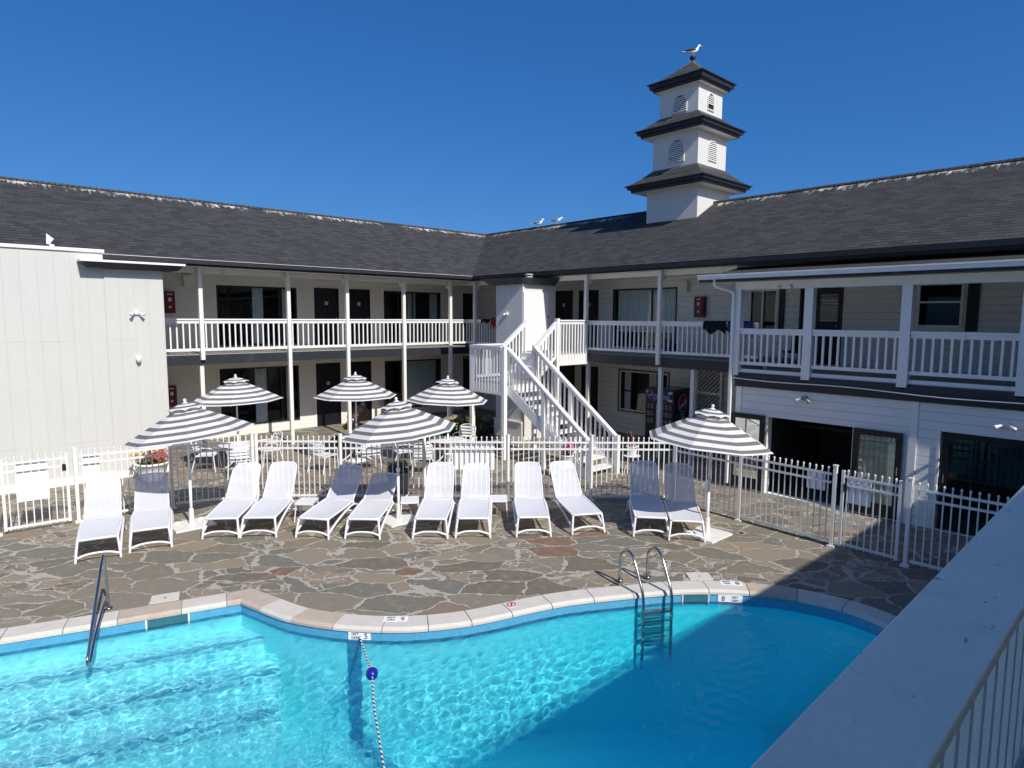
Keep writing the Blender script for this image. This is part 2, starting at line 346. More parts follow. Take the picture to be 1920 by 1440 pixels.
def tag(o, label=None, cat=None, group=None, kind=None):
    for k, v in (('label', label), ('category', cat), ('group', group), ('kind', kind)):
        if v: o[k] = v
    return o
def thing(name, loc, label, cat, group=None):
    o = bpy.data.objects.new(name, None); COL.objects.link(o); o.location = loc; o.empty_display_size = .2
    return tag(o, label, cat, group)
def copy_tree(o, parent=None):
    c = o.copy(); COL.objects.link(c)
    if parent is not None: c.parent = parent
    for ch in [x for x in bpy.data.objects if x.parent == o]: copy_tree(ch, c)
    return c
_kids = {}
def place(proto, used, loc, rz, label, group=None, scale=1.):
    o = copy_tree(proto) if used else proto
    o.location = loc; o.rotation_euler = (0, 0, rz); o['label'] = label
    if group: o['group'] = group
    if scale != 1.: o.scale = (scale,)*3
    return o
def crom(pts, n=6, closed=False):
    pts = [Vector(p) for p in pts]; N = len(pts); out = []
    for i in range(N if closed else N-1):
        p0 = pts[(i-1) % N] if closed or i else pts[0]; p1 = pts[i]; p2 = pts[(i+1) % N]; p3 = pts[(i+2) % N] if closed or i+2 < N else pts[-1]
        for k in range(n):
            t = k/n; out.append(.5*((2*p1)+(p2-p0)*t+(2*p0-5*p1+4*p2-p3)*t*t+(3*p1-p0-3*p2+p3)*t**3))
    if not closed: out.append(pts[-1])
    return out
def text_mesh(s, size, M, mat, name, parent, ext=.002, **kw):
    cu = bpy.data.curves.new('t', 'FONT'); cu.body = s; cu.size = size; cu.extrude = ext; cu.align_x = 'CENTER'; cu.align_y = 'CENTER'
    t = bpy.data.objects.new('t', cu); COL.objects.link(t); dg = bpy.context.evaluated_depsgraph_get(); dg.update()
    me = bpy.data.meshes.new_from_object(t.evaluated_get(dg)); bpy.data.objects.remove(t); bpy.data.curves.remove(cu)
    me.transform(M); me.name = name; me.materials.clear(); me.materials.append(mat)
    o = bpy.data.objects.new(name, me); COL.objects.link(o)
    if parent is not None:
        o.parent = parent; o.matrix_parent_inverse = Matrix.Translation(-parent.location)
    return tag(o, **kw)
class Fr:     # a wall plane seen from the court: 'x' faces -Y (u = x), 'y' faces -X (u = y)
    def __init__(s, axis, c): s.a = axis; s.c = c
    def pt(s, u, z, n=0.): return (u, s.c-n, z) if s.a == 'x' else (s.c-n, u, z)
    def box(s, mb, u0, u1, z0, z1, n0, n1, mi=0):
        p = s.pt(u0, z0, n0); q = s.pt(u1, z1, n1)
        mb.box(min(p[0], q[0]), max(p[0], q[0]), min(p[1], q[1]), max(p[1], q[1]), min(p[2], q[2]), max(p[2], q[2]), mi)
    def wall(s, mb, u0, u1, z0, z1, holes=(), depth=.12):
        us = sorted({u0, u1, *[h[0] for h in holes], *[h[1] for h in holes]}); zs = sorted({z0, z1, *[h[2] for h in holes], *[h[3] for h in holes]})
        for a, b in zip(us, us[1:]):
            for c, d in zip(zs, zs[1:]):
                if any(h[0] <= a and b <= h[1] and h[2] <= c and d <= h[3] for h in holes): continue
                mb.face([s.pt(a, c), s.pt(b, c), s.pt(b, d), s.pt(a, d)])
        for h in holes:
            a, b, c, d = h
            for p, q in (((a, c), (b, c)), ((b, c), (b, d)), ((b, d), (a, d)), ((a, d), (a, c))):
                mb.face([s.pt(*p), s.pt(*q), s.pt(*q, -depth), s.pt(*p, -depth)])
    def rot(s):   # text basis on this wall (x right as seen from the court)
        return Matrix(((1, 0, 0), (0, 0, -1), (0, 1, 0))).to_4x4() if s.a == 'x' else Matrix(((0, 0, -1), (-1, 0, 0), (0, 1, 0))).to_4x4()

def window(fr, parent, u0, u1, z0, z1, frame=NAVY, fw_=.05, mull=(), trans=(), curtains=(), curt_mat=CURT, inner=None, glass=GLASS):
    w = MB()
    for a in (u0, u1-fw_): fr.box(w, a, a+fw_, z0, z1, -.04, .02)
    for a in (z0, z1-fw_): fr.box(w, u0+fw_, u1-fw_, a, a+fw_, -.04, .02)
    for m_ in mull: fr.box(w, m_-.022, m_+.022, z0+fw_, z1-fw_, -.035, .012)
    for t, a, b in trans: fr.box(w, a, b, t-.02, t+.02, -.033, .010)
    if inner:
        for a in (u0+fw_, u1-fw_-.05): fr.box(w, a, a+.05, z0+fw_, z1-fw_, -.03, .004, 1)
        for a in (z0+fw_, z1-fw_-.05): fr.box(w, u0+fw_+.05, u1-fw_-.05, a, a+.05, -.03, .004, 1)
    f = w.build('window', [frame, inner or frame], parent)
    g = MB(); g.face([fr.pt(u0, z0, -.05), fr.pt(u1, z0, -.05), fr.pt(u1, z1, -.05), fr.pt(u0, z1, -.05)]); g.build('pane', glass, f)
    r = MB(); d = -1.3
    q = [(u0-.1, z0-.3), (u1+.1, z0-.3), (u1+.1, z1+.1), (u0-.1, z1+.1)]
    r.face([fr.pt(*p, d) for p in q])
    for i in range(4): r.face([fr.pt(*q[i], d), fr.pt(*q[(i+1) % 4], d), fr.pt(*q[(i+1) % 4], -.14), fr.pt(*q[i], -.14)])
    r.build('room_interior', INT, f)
    for (a, b, *zz) in curtains:
        c = MB(); n = max(8, int((b-a)/.025)); rows = []
        zb = zz[0] if zz else z0+.02
        for zi in (zb, (zb+z1)/2, z1-.02):
            rows.append([fr.pt(a+(b-a)*j/n, zi, -.16+.022*math.sin(j*1.5+.3*math.sin(j*.7))) for j in range(n+1)])
        c.grid(rows); c.build('curtain', curt_mat, f, smooth=True)
    return f
def door(fr, parent, u0, u1, z0, z1, number=None, knob='r', panes=0):
    d = MB(); fr.box(d, u0, u1, z0, z1, -.06, -.02)
    for a in (u0, u1-.05): fr.box(d, a, a+.05, z0, z1+.02, -.02, .02)
    fr.box(d, u0+.05, u1-.05, z1-.04, z1+.02, -.02, .02)
    w_ = (u1-u0-.1)
    for k, (za, zb) in enumerate(((.12, .9), (1.0, z1-z0-.2))):
        for s_ in (0, 1): fr.box(d, u0+.12+s_*w_*.48, u0+.12+s_*w_*.48+w_*.3, z0+za, z0+zb, -.02, -.012)
    o = d.build('door', DOORM, parent)
    k = MB(); kc = fr.pt(u1-.12 if knob == 'r' else u0+.12, z0+.98, .03); k.lathe([(.0, -.03), (.028, -.018), (.032, 0), (.028, .018), (0, .03)], kc, 10)
    k.build('door_handle', STEEL, o, True)
    if number:
        n_ = MB(); uc = (u0+u1)/2; fr.box(n_, uc-.06, uc+.06, z0+1.42, z0+1.54, -.012, 0); n_.build('number_plate', TXTW, o)
    return o
def railing(mb, p0, p1, z0, z1, h=.95, sp=.15, drop=.1, cap=.11, bal=.036):
    """level or sloped balustrade between two plan points, z0/z1 = top heights"""
    a = Vector((*p0, z0)); b = Vector((*p1, z1)); L = (b-a).length; Lh = math.hypot(p1[0]-p0[0], p1[1]-p0[1])
    dn = Vector((0, 0, 1))
    mb.beam(a-dn*.02, b-dn*.02, cap, .04); mb.beam(a-dn*.083, b-dn*.083, bal+.014, .085)
    mb.beam(a-dn*(h-drop), b-dn*(h-drop), .045, .07)
    n = max(1, round(Lh/sp))
    for i in range(n):
        t = (i+.5)/n; c = a.lerp(b, t); ang = math.atan2(p1[1]-p0[1], p1[0]-p0[0])
        mb.beam(c-dn*(h-drop-.02), c-dn*.1, bal, bal, 0, (math.cos(ang), math.sin(ang), 0))
def leaves(mb, c, r, n, size, sq=(1, 1, 1), flat=0., mi=0, mis=None):
    for _ in range(n):
        d = Vector((random.gauss(0, 1), random.gauss(0, 1), random.gauss(0, 1))).normalized()*(random.random()**.4)
        p = Vector(c)+Vector((d.x*r*sq[0], d.y*r*sq[1], d.z*r*sq[2]))
        nrm = (d*1.0+Vector((random.uniform(-.8, .8), random.uniform(-.8, .8), random.uniform(-.2, 1.)))).normalized()
        a = nrm.cross(Vector((random.random()-.5, random.random()-.5, random.random()-.5))).normalized(); b = nrm.cross(a)
        s_ = size*random.uniform(.6, 1.3); a *= s_; b *= s_*.5
        mb.face([p-a, p+b, p+a, p-b], mi=(random.choice(mis) if mis else mi))

# ------------------------------------------------------------------ pool outline, ground, water
SEG_A = [(-3, 10.3), (-1.2, 9.78), (.38, 9.29), (1.25, 9.0), (1.72, 8.86), (2.86, 8.51)]
SEG_B = [(2.86, 8.51), (2.95, 8.18), (3.11, 7.63), (3.36, 7.17), (3.66, 6.78), (4.08, 6.38), (4.53, 6.10), (4.95, 5.92), (5.7, 5.70), (6.2, 5.51), (6.94, 5.11), (7.51, 4.77), (7.91, 4.44), (8.22, 4.09),
         (8.5, 3.66), (8.68, 3.03), (8.6, 2.46), (8.2, 1.8), (7.2, 1.3), (5, 1.0), (1, .95), (-3, 1.1), (-5.5, 2.5), (-6.4, 5.5), (-5.9, 8.8), (-4.6, 10.3), (-3, 10.3)]
def crom2(p, n): return [(v.x, v.y) for v in crom([(x, y, 0) for x, y in p], n)]
INNER = crom2(SEG_A, 5)[:-1]+crom2(SEG_B, 6)[:-1]
def offset(poly, d):
    out = []; N = len(poly)
    for i in range(N):
        a = Vector(poly[i-1]); b = Vector(poly[i]); c = Vector(poly[(i+1) % N])
        e1 = (b-a).normalized(); e2 = (c-b).normalized(); n = Vector((-(e1.y+e2.y), e1.x+e2.x)); L = n.length
        n = n/L if L > 1e-6 else Vector((-e1.y, e1.x)); k = 1/max(.6, n.dot(Vector((-e1.y, e1.x)))); out.append(tuple(b+n*d*k))
    return out
# SEG order runs clockwise -> left-hand normal points outward
OUT = lambda d: offset(INNER, d)
def sheet(name, outer, hole, z, mat, kind='structure'):
    pl = [[Vector((*p, 0)) for p in outer]]+([[Vector((*p, 0)) for p in hole]] if hole else [])
    tris = tessellate_polygon(pl); vs = [v for l in pl for v in l]; mb = MB()
    mb.v = [(v.x, v.y, z) for v in vs]
    for t in tris:
        a, b, c = (vs[i] for i in t); t = tuple(t) if (b-a).cross(c-a).z > 0 else tuple(reversed(t))
        mb.f.append(t); mb.uv.append([(0, 0)]*3); mb.mi.append(0)
    return mb.build(name, mat, kind=kind)
sheet('ground', [(-250, -250), (250, -250), (250, 250), (-250, 250)], OUT(.12), 0, STONE)

rec = []
mb = MB(); N = len(INNER); ring = [(0, 0), (.0, -.20), (0, -2.7)]
for i in range(N):
    a = INNER[i]; b = INNER[(i+1) % N]
    for k, (z0, z1) in enumerate(((0.01, -.20), (-.20, -2.7))): mb.face([(*a, z1), (*b, z1), (*b, z0), (*a, z0)], mi=k)
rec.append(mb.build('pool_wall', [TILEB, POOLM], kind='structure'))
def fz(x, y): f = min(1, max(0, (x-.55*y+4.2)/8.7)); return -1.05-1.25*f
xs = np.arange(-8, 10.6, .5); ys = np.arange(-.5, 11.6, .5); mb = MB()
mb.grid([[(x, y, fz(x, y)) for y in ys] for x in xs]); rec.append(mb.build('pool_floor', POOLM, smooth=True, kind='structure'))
# three broad entry steps along the left edge
D_ = Vector((.954, -.30)); N_ = Vector((-.30, -.954)); O_ = Vector((.38, 9.29))
def sp(s_, t_, z): p = O_+D_*s_+N_*t_; return (p.x, p.y, z)
mb = MB(); tl = MB()
for k, (t1, z, se) in enumerate(((.40, -.42, 3.2), (.92, -.66, 3.0), (1.44, -.90, 2.95))):
    t0 = (.0, .40, .92)[k]-.03
    mb.solid([sp(-5, t0, -2.6), sp(-5, t1, -2.6), sp(se, t1, -2.6), sp(se, t0, -2.6), sp(-5, t0, z), sp(-5, t1, z), sp(se, t1, z), sp(se, t0, z)])
    a = t1-.03; b_ = t1+.004
    tl.solid([sp(-5, a, z-.03), sp(-5, b_, z-.03), sp(se, b_, z-.03), sp(se, a, z-.03), sp(-5, a, z+.004), sp(-5, b_, z+.004), sp(se, b_, z+.004), sp(se, a, z+.004)])
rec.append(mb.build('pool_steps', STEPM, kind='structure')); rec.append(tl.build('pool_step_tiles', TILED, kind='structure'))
mb = MB(); L_ = [(3.63, 6.82), (3.66, 6.5), (3.66, 6.15), (3.55, 5.3), (3.1, 3.6), (2.2, .9)]
c_ = crom2(L_, 4)
for a, b in zip(c_, c_[1:]):
    d = (Vector(b)-Vector(a)).normalized(); n = Vector((-d.y, d.x))*.075
    pts = [Vector(a)-n, Vector(b)-n, Vector(b)+n, Vector(a)+n]; mb.face([(p.x, p.y, fz(p.x, p.y)+.04) for p in reversed(pts)])
mb.solid([(3.555, 6.865, -1.75), (3.665, 6.745, -1.75), (3.72, 6.80, -1.75), (3.61, 6.92, -1.75), (3.555, 6.865, -.14), (3.665, 6.745, -.14), (3.72, 6.80, -.14), (3.61, 6.92, -.14)])
rec.append(mb.build('pool_floor_line', TILED, kind='structure'))

xs = np.concatenate([np.arange(-6.8, -.8, .1), np.arange(-.8, 9.2, .013)]); ys = np.concatenate([np.arange(.5, 1.4, .05), np.arange(1.4, 9.7, .013), np.arange(9.7, 10.8, .1)]); X, Yg = np.meshgrid(xs, ys, indexing='ij'); rng = np.random.default_rng(4)
Z = np.zeros_like(X); env = .55+.45*np.clip((6.2-X)/5, 0, 1)
for i in range(110):
    lam = np.exp(rng.uniform(np.log(.055), np.log(.21))); th = rng.uniform(0, 2*np.pi); k = 2*np.pi/lam
    ph = k*(X*np.cos(th)+Yg*np.sin(th))+rng.uniform(0, 6.28)+.8*np.sin(X*rng.uniform(.4, 1.2)+Yg*rng.uniform(-1.2, 1.2)+rng.uniform(0, 6.28))
    Z += .0098*(lam/.13)**2*rng.uniform(.5, 1)*np.sin(ph)*.085
env *= .42+.58*np.clip((Yg-4.1)/1.7, 0, 1)
gx, gy = np.linspace(-7, 9.5, 67), np.linspace(.4, 11, 44); GX, GY = np.meshgrid(gx, gy, indexing='ij'); inn = np.array(INNER)
dm = np.sqrt(((GX[..., None]-inn[:, 0])**2+(GY[..., None]-inn[:, 1])**2).min(-1)); fx = (X-gx[0])/(gx[1]-gx[0]); fy = (Yg-gy[0])/(gy[1]-gy[0]); ix = np.clip(fx.astype(int), 0, 65); iy = np.clip(fy.astype(int), 0, 42); fx -= ix; fy -= iy
dist = dm[ix, iy]*(1-fx)*(1-fy)+dm[ix+1, iy]*fx*(1-fy)+dm[ix, iy+1]*(1-fx)*fy+dm[ix+1, iy+1]*fx*fy
env *= np.clip(.22+dist/1.5, 0, 1)
Z *= env
nx, ny = X.shape; V = np.stack([X, Yg, Z-.148], -1).reshape(-1, 3).astype(np.float32); idx = np.arange(nx*ny).reshape(nx, ny)
F = np.stack([idx[:-1, :-1], idx[1:, :-1], idx[1:, 1:], idx[:-1, 1:]], -1).reshape(-1, 4)
me = bpy.data.meshes.new('water'); me.vertices.add(len(V)); me.vertices.foreach_set('co', V.ravel()); me.loops.add(F.size); me.loops.foreach_set('vertex_index', F.ravel().astype(np.int32))
me.polygons.add(len(F)); me.polygons.foreach_set('loop_start', np.arange(0, F.size, 4, dtype=np.int32)); me.polygons.foreach_set('use_smooth', np.ones(len(F), bool)); me.update(calc_edges=True)
me.materials.append(WATERM); water = bpy.data.objects.new('water', me); COL.objects.link(water); water['kind'] = 'structure'
water.cycles.is_caustics_caster = True
for o in rec: o.cycles.is_caustics_receiver = True

# coping stones
i1 = OUT(-.02); i2 = OUT(.02); o1 = OUT(.31); i0_ = OUT(.0)
tans = [(1.5, 8.93), (2.93, 8.25), (3.23, 7.35), (8.38, 3.85)]
mb = MB(); acc = 0; start = 0
def prof(i):
    i %= N
    return [(*i0_[i], -.05), (*i1[i], -.035), (*i1[i], -.005), (*i2[i], .024), (*o1[i], .020), (*o1[i], -.03)]
i = 0
while i < N:
    j = i; L = 0
    while j < N and L < .52:
        L += (Vector(INNER[(j+1) % N])-Vector(INNER[j % N])).length; j += 1
    mid = Vector(INNER[((i+j)//2) % N]); tan = any((mid-Vector(t)).length < .24 for t in tans)
    P = [prof(k) for k in range(i, j+1)]
    e = .006
    def sh(p, q):   # pull stone ends in for a joint
        return [tuple(Vector(a).lerp(Vector(b), e/max(.05, (Vector(a)-Vector(b)).length))) for a, b in zip(p, q)]
    P[0] = sh(P[0], P[1]); P[-1] = sh(P[-1], P[-2]); mb.grid(P, mi=int(tan))
    mb.face(P[0], mi=int(tan)); mb.face(list(reversed(P[-1])), mi=int(tan)); i = j
mb.build('pool_coping', [COPM, TAN], kind='structure')
mb = MB()
for i in range(N):
    a0, a1, b0, b1 = OUT(-.0)[i] if 0 else i0_[i], o1[i], i0_[(i+1) % N], o1[(i+1) % N]
    mb.face([(*a0, .006), (*b0, .006), (*b1, .006), (*a1, .006)])
mb.build('coping_mortar_bed', CONC, kind='structure')

# depth markers, skimmer mouths, underwater lights
def band_marker(p, q, num, order, lab, z0=-.142, z1=-.03):
    p = Vector((*p, 0)); q = Vector((*q, 0)); d = (q-p).normalized(); n = Vector((d.y, -d.x, 0)).normalized()
    if n.dot(Vector((0, 0, 0))-p) < 0: n = -n
    t = thing('depth_marker', (p+q)/2, lab, 'depth marker'); mb = MB()
    a = p+n*.012; b = q+n*.012; mb.solid([(a-n*.03)+Vector((0, 0, z0)), a+Vector((0, 0, z0)), b+Vector((0, 0, z0)), b-n*.03+Vector((0, 0, z0)), a-n*.03+Vector((0, 0, z1)), a+Vector((0, 0, z1)), b+Vector((0, 0, z1)), b-n*.03+Vector((0, 0, z1))])
    mb.build('tile', SIGNM, t); c = (p+q)/2+n*.013; w = (q-p).length; zc = (z0+z1)/2
    def M_(off, zz): m = Matrix((d, Vector((0, 0, 1)), n)).transposed().to_4x4(); m.translation = c+d*off+Vector((0, 0, zz)); return m
    s_ = 1 if order == 'text_first' else -1
    text_mesh(num, .10, M_(s_*w*.28, zc-.012), TXTB, 'number', t)
    text_mesh('FEET', .042, M_(-s_*w*.2, zc+.014), TXTB, 'lettering', t); text_mesh('DEEP', .042, M_(-s_*w*.2, zc-.032), TXTB, 'lettering', t)
band_marker((3.575, 6.88), (3.77, 6.68), '5', 'text_first', 'white 5 feet deep tile on the waterline above the float rope')
band_marker((7.94, 4.41), (8.16, 4.16), '8', 'num_first', 'white 8 feet tile on the waterline beside the right skimmer mouth')
def coping_marker(c, tdir, num, lab, mat=TXTB):
    X_ = -Vector((*tdir, 0)).normalized(); Y2 = Vector((0, 0, 1)).cross(X_); t = thing('depth_marker', (*c, .02), lab, 'depth marker')
    mb = MB(); M_ = lambda ox, oy, z=.027: Matrix.Translation(Vector((*c, 0))+X_*ox+Y2*oy+Vector((0, 0, z))) @ Matrix((X_, Y2, Vector((0, 0, 1)))).transposed().to_4x4()
    m0 = M_(0, 0, .024); mb.box(-.15, .15, -.07, .07, -.004, .002); mb.v = [tuple(m0 @ Vector(v)) for v in mb.v]; mb.build('tile', SIGNM, t)
    text_mesh(num, .13, M_(-.09, 0), TXTB, 'number', t); text_mesh('FEET', .05, M_(.06, .03), mat, 'lettering', t); text_mesh('DEEP', .05, M_(.06, -.03), mat, 'lettering', t)
coping_marker((4.11, 6.66), (.63, -.52), '5', 'depth tile reading 5 feet set upside down in the coping')
coping_marker((8.29, 4.41), (.55, -.62), '8', 'depth tile reading 8 feet set in the coping by the shade line')
t = thing('no_diving_tile', (5.46, 5.98, .02), 'small round red and white no diving tile in the coping', 'warning tile')
mb = MB(); mb.lathe([(0, .0255), (.07, .0255), (.07, .02)], (5.46, 5.98, 0), 20); mb.build('disc', SIGNM, t)
mb = MB(); mb.tube([(5.46+.055*math.cos(a), 5.98+.055*math.sin(a), .028) for a in [i*math.pi/8 for i in range(16)]], .008, 5, closed=True); mb.tube([(5.42, 5.94, .028), (5.50, 6.02, .028)], .007, 5); mb.build('red_ring', LOGOR, t)
mb = MB(); mb.box(5.445, 5.475, 5.96, 6.0, .026, .029); mb.build('figure', TXTB, t)
SKM = paint('teal_skimmer_throat', (.04, .16, .20), .4, .2, 6, None, 0)
def skimmer(p, q, lab):
    p = Vector((*p, 0)); q = Vector((*q, 0)); d = (q-p).normalized(); n = Vector((d.y, -d.x, 0)).normalized(); z = lambda v, h: v+Vector((0, 0, h))
    t = thing('skimmer', (p+q)/2, lab, 'skimmer')
    mb = MB(); a, b = p+n*.008, q+n*.008; mb.face([z(a, -.17), z(b, -.17), z(b, -.04), z(a, -.04)]); mb.build('mouth', SKM, t)
    mb = MB()
    for u, v in ((z(a, -.19), z(a, -.03)), (z(b, -.19), z(b, -.03))): mb.beam(u+n*.004, v+n*.004, .02, .02)
    mb.build('frame', PLASTIC, t)
skimmer((1.80, 8.84), (2.26, 8.70), 'dark skimmer mouth under the left coping near the step rail')
skimmer((7.56, 4.74), (7.84, 4.50), 'skimmer mouth in the tile band right of the steel ladder')

def deck_lid(c, ang, sz, lab):
    t = thing('paving_hatch', (*c, 0), lab, 'deck lid'); m0 = Matrix.Translation((*c, 0)) @ Matrix.Rotation(ang, 4, 'Z'); mb = MB(); mb.box(-sz, sz, -sz*.8, sz*.8, .001, .012)
    mb.v = [tuple(m0 @ Vector(v)) for v in mb.v]; mb.build('hatch_plate', COPM, t); mb = MB(); mb.lathe([(0, .0135), (.015, .0135), (.015, .012)], (*c, 0), 8); mb.build('finger_hole', BLACK, t)
deck_lid((2.13, 9.27), -.3, .17, 'pale square lid in the paving behind the left coping'); deck_lid((8.2, 4.86), -.75, .17, 'pale square lid in the paving between the ladder and the shade')
t = thing('floor_drain', (10.47, 5.41, 0), 'small round dark drain in the paving near the right fence', 'drain'); mb = MB(); mb.lathe([(0, .006), (.07, .006), (.08, .003)], (10.47, 5.41, 0), 14); mb.build('grate', CONC, t); mb = MB(); mb.lathe([(0, .008), (.045, .008)], (10.47, 5.41, 0), 12); mb.build('drain_hole', BLACK, t)

# ------------------------------------------------------------------ left wing
LPy, LWy, RPx, RWx, Gx = 18.47, 20.74, 14.64, 16.92, 13.30
EZ, EB, RZ = 5.24, 5.06, 7.28
FL = Fr('x', LWy); FRt = Fr('y', RWx); FG = Fr('y', Gx)
def roof_poly(mb, pts, u_ax, v0):   # pts in plan+z ; u along eave, v down from ridge in metres
    sl = math.hypot(1, .5617)
    uv = [((p[0] if u_ax == 'x' else p[1]), (abs((p[1] if u_ax == 'x' else p[0])-v0))*sl) for p in pts]
    mb.face(pts, uv)
lw = thing('motel_wing', (8, LWy, 0), 'long two storey white motel wing on the left with open walkway and dark shingle roof', 'motel building')
holesL = [(6.6, 9.15, 2.87, 4.74), (9.76, 10.67, 2.77, 4.74), (11.01, 11.9, 2.77, 4.74), (12.47, 15.03, 2.87, 4.75), (16.15, 16.8, 2.77, 4.75),
          (6.6, 9.15, .31, 2.16), (9.76, 10.67, 0, 2.18), (11.01, 11.9, 0, 2.18), (12.47, 15.03, .31, 2.16), (16.15, 16.8, 0, 2.11)]
mb = MB(); FL.wall(mb, 3.5, RWx, 0, 5.1, holesL); mb.build('wall', SID_L, lw)
for h in holesL:
    mb = MB()
    for u in (h[0]-.05, h[1]): FL.box(mb, u, u+.05, h[2], h[3]+.05, 0, .012)
    FL.box(mb, h[0], h[1], h[3], h[3]+.05, 0, .012)
    mb.build('opening_trim', TRIM, lw)
window(FL, lw, 6.6, 9.15, 2.87, 4.74, mull=(8.55,), curtains=((7.74, 8.08), (8.72, 9.0)))
window(FL, lw, 12.47, 15.03, 2.87, 4.75, mull=(13.1, 13.75), curtains=((13.6, 13.95), (14.62, 14.97)))
window(FL, lw, 6.6, 9.15, .31, 2.16, mull=(8.55,), curtains=((7.74, 8.12), (8.78, 8.95)))
window(FL, lw, 12.47, 15.03, .31, 2.16, mull=(13.15,), curtains=((13.3, 14.9),))
for a, b, z, n_ in ((9.76, 10.67, 2.77, 1), (11.01, 11.9, 2.77, 1), (16.15, 16.8, 2.77, 0), (9.76, 10.67, 0, 1), (11.01, 11.9, 0, 0), (16.15, 16.8, 0, 0)):
    door(FL, lw, a, b, z, z+(1.98 if z else 2.17), n_)
mb = MB()   # shingle slopes with a valley towards the right wing
SLP = (RZ-EZ)/3.63
roof_poly(mb, [(-28, 17.72, EZ), (14.24, 17.72, EZ), (17.87, 21.35, RZ), (-28, 21.35, RZ)], 'x', 21.35)
roof_poly(mb, [(-28, 21.35, RZ), (17.87, 21.35, RZ), (21.5, 24.98, EZ), (-28, 24.98, EZ)], 'x', 21.35)
rf = mb.build('roof', ROOFM, lw)
mb = MB(); mb.tube([(-28, 21.35, RZ+.0), (17.87, 21.35, RZ+.0)], .06, 6); mb.build('ridge_cap', ROOFT, rf)
mb = MB(); mb.box(-28, 14.24, 17.69, 17.745, EB, EZ-.02); mb.box(-28, 14.2, 17.60, 17.69, EZ-.13, EZ-.02); mb.build('gutter', NAVY, rf)
mb = MB(); mb.tube([(-28, 17.595, EZ-.02), (14.2, 17.595, EZ-.02)], .006, 5); mb.build('gutter_lip', METALW, rf)
mb = MB(); mb.face([(-28, 17.745, EB+.01), (-28, LWy, EB+.01), (16.92, LWy, EB+.01), (14.3, 17.745, EB+.01)]); mb.build('soffit', SOFFIT, lw)
mb = MB(); mb.box(3.5, RPx+.05, LPy-.05, LPy+.05, 4.93, EB+.005); mb.build('header_beam', TRIM, lw)
mb = MB(); mb.box(3.5, RPx-.04, LPy-.04, LWy, 2.60, 2.77); mb.build('walkway_deck', CONC, lw)
mb = MB(); mb.box(3.5, RPx-.05, LPy-.10, LPy-.04, 2.487, 2.745); mb.build('deck_fascia', NAVYB, lw)
mb = MB(); mb.box(3.5, RPx, LPy-.0, LWy, 2.50, 2.595); mb.build('deck_underside', SOFFIT, lw)
PX = [5.42, 7.83, 9.71, 11.78, 13.71]
for x in PX:
    mb = MB(); mb.box(x-.05, x+.05, LPy-.20, LPy-.10, 2.62 if x < 6 else 0, EB+.004)
    if x < 6: mb.box(x-.05, x+.05, LPy-.05, LPy+.05, 0, 2.50)
    mb.box(x-.045, x+.045, LPy-.098, LPy+.048, 4.80, 4.928); mb.build('post', TRIM, lw)
for a, b in zip([3.6]+PX, PX+[RPx]):
    mb = MB(); railing(mb, (a+.05, LPy-.08), (b-.05, LPy-.08), 3.72, 3.72, .93, .155); mb.build('railing', WHITE, lw)

# ------------------------------------------------------------------ right wing
rw = thing('motel_wing', (RWx, 8, 0), 'two storey motel wing on the right behind the stair, carrying the cupola', 'motel building')
holesR = [(15.39, 16.3, 2.77, 4.75), (14.22, 15.11, 2.77, 4.74), (11.12, 13.6, 2.87, 4.75), (8.0, 9.3, 3.4, 4.6), (6.32, 7.4, 2.65, 4.6), (3.80, 4.72, 3.62, 4.64),
          (14.17, 14.93, 0, 2.12), (15.25, 16.1, 0, 2.14), (11.31, 13.3, .72, 2.13)]
mb = MB(); FRt.wall(mb, -14, LWy, 0, 5.1, holesR); mb.build('wall', SID_R, rw)
for h in holesR[:5]+holesR[6:8]:
    mb = MB()
    for u in (h[0]-.05, h[1]): FRt.box(mb, u, u+.05, h[2], h[3]+.05, 0, .012)
    FRt.box(mb, h[0], h[1], h[3], h[3]+.05, 0, .012)
    mb.build('opening_trim', TRIM, rw)
window(FRt, rw, 11.12, 13.6, 2.87, 4.75, mull=(12.05,), curtains=((11.2, 13.5, 3.35),))
window(FRt, rw, 11.31, 13.3, .72, 2.13, frame=DOORM, fw_=.04, inner=WHITE, mull=(), trans=((1.42, 12.72, 13.2), (1.42, 11.4, 11.9)), curtains=((11.9, 12.2), (12.9, 13.15)))
window(FRt, rw, 8.0, 9.3, 3.4, 4.6, frame=WHITE, mull=(8.42, 8.78), trans=((4.02, 8.8, 9.25),), curtains=((8.85, 9.2, 3.5),))
window(FRt, rw, 3.80, 4.72, 3.62, 4.64, frame=WHITE, fw_=.06, trans=((4.2, 3.86, 4.66),))
for a, b, z, t_, n_ in ((15.39, 16.3, 2.77, 4.75, 1), (14.22, 15.11, 2.77, 4.74, 1), (14.17, 14.93, 0, 2.12, 0), (15.25, 16.1, 0, 2.14, 0), (6.32, 7.4, 2.65, 4.6, 0)):
    d_ = door(FRt, rw, a, b, z, t_-.01, n_, 'l')
mb = MB(); FRt.box(mb, 6.45, 6.88, 3.75, 4.42, -.02, -.008); o_ = mb.build('door_window', GLASS, d_)
mb = MB()
for z in (3.75, 4.02, 4.09, 4.19, 4.26, 4.40): FRt.box(mb, 6.45, 6.88, z, z+.02, -.01, .0)
mb.build('door_window_bars', TXTW, d_)
for a, b in ((7.80, 7.95), (3.52, 3.74), (4.78, 5.0)): mb = MB(); FRt.box(mb, a, b, 3.4 if a > 7 else 3.55, 4.6, 0, .035); mb.build('shutter', DOORM, rw)
mb = MB()
def rv(x): return (abs(x-17.87))
sl = math.hypot(1, SLP)
def rface(pts): mb.face(pts, [(p[1], rv(p[0])*sl) for p in pts])
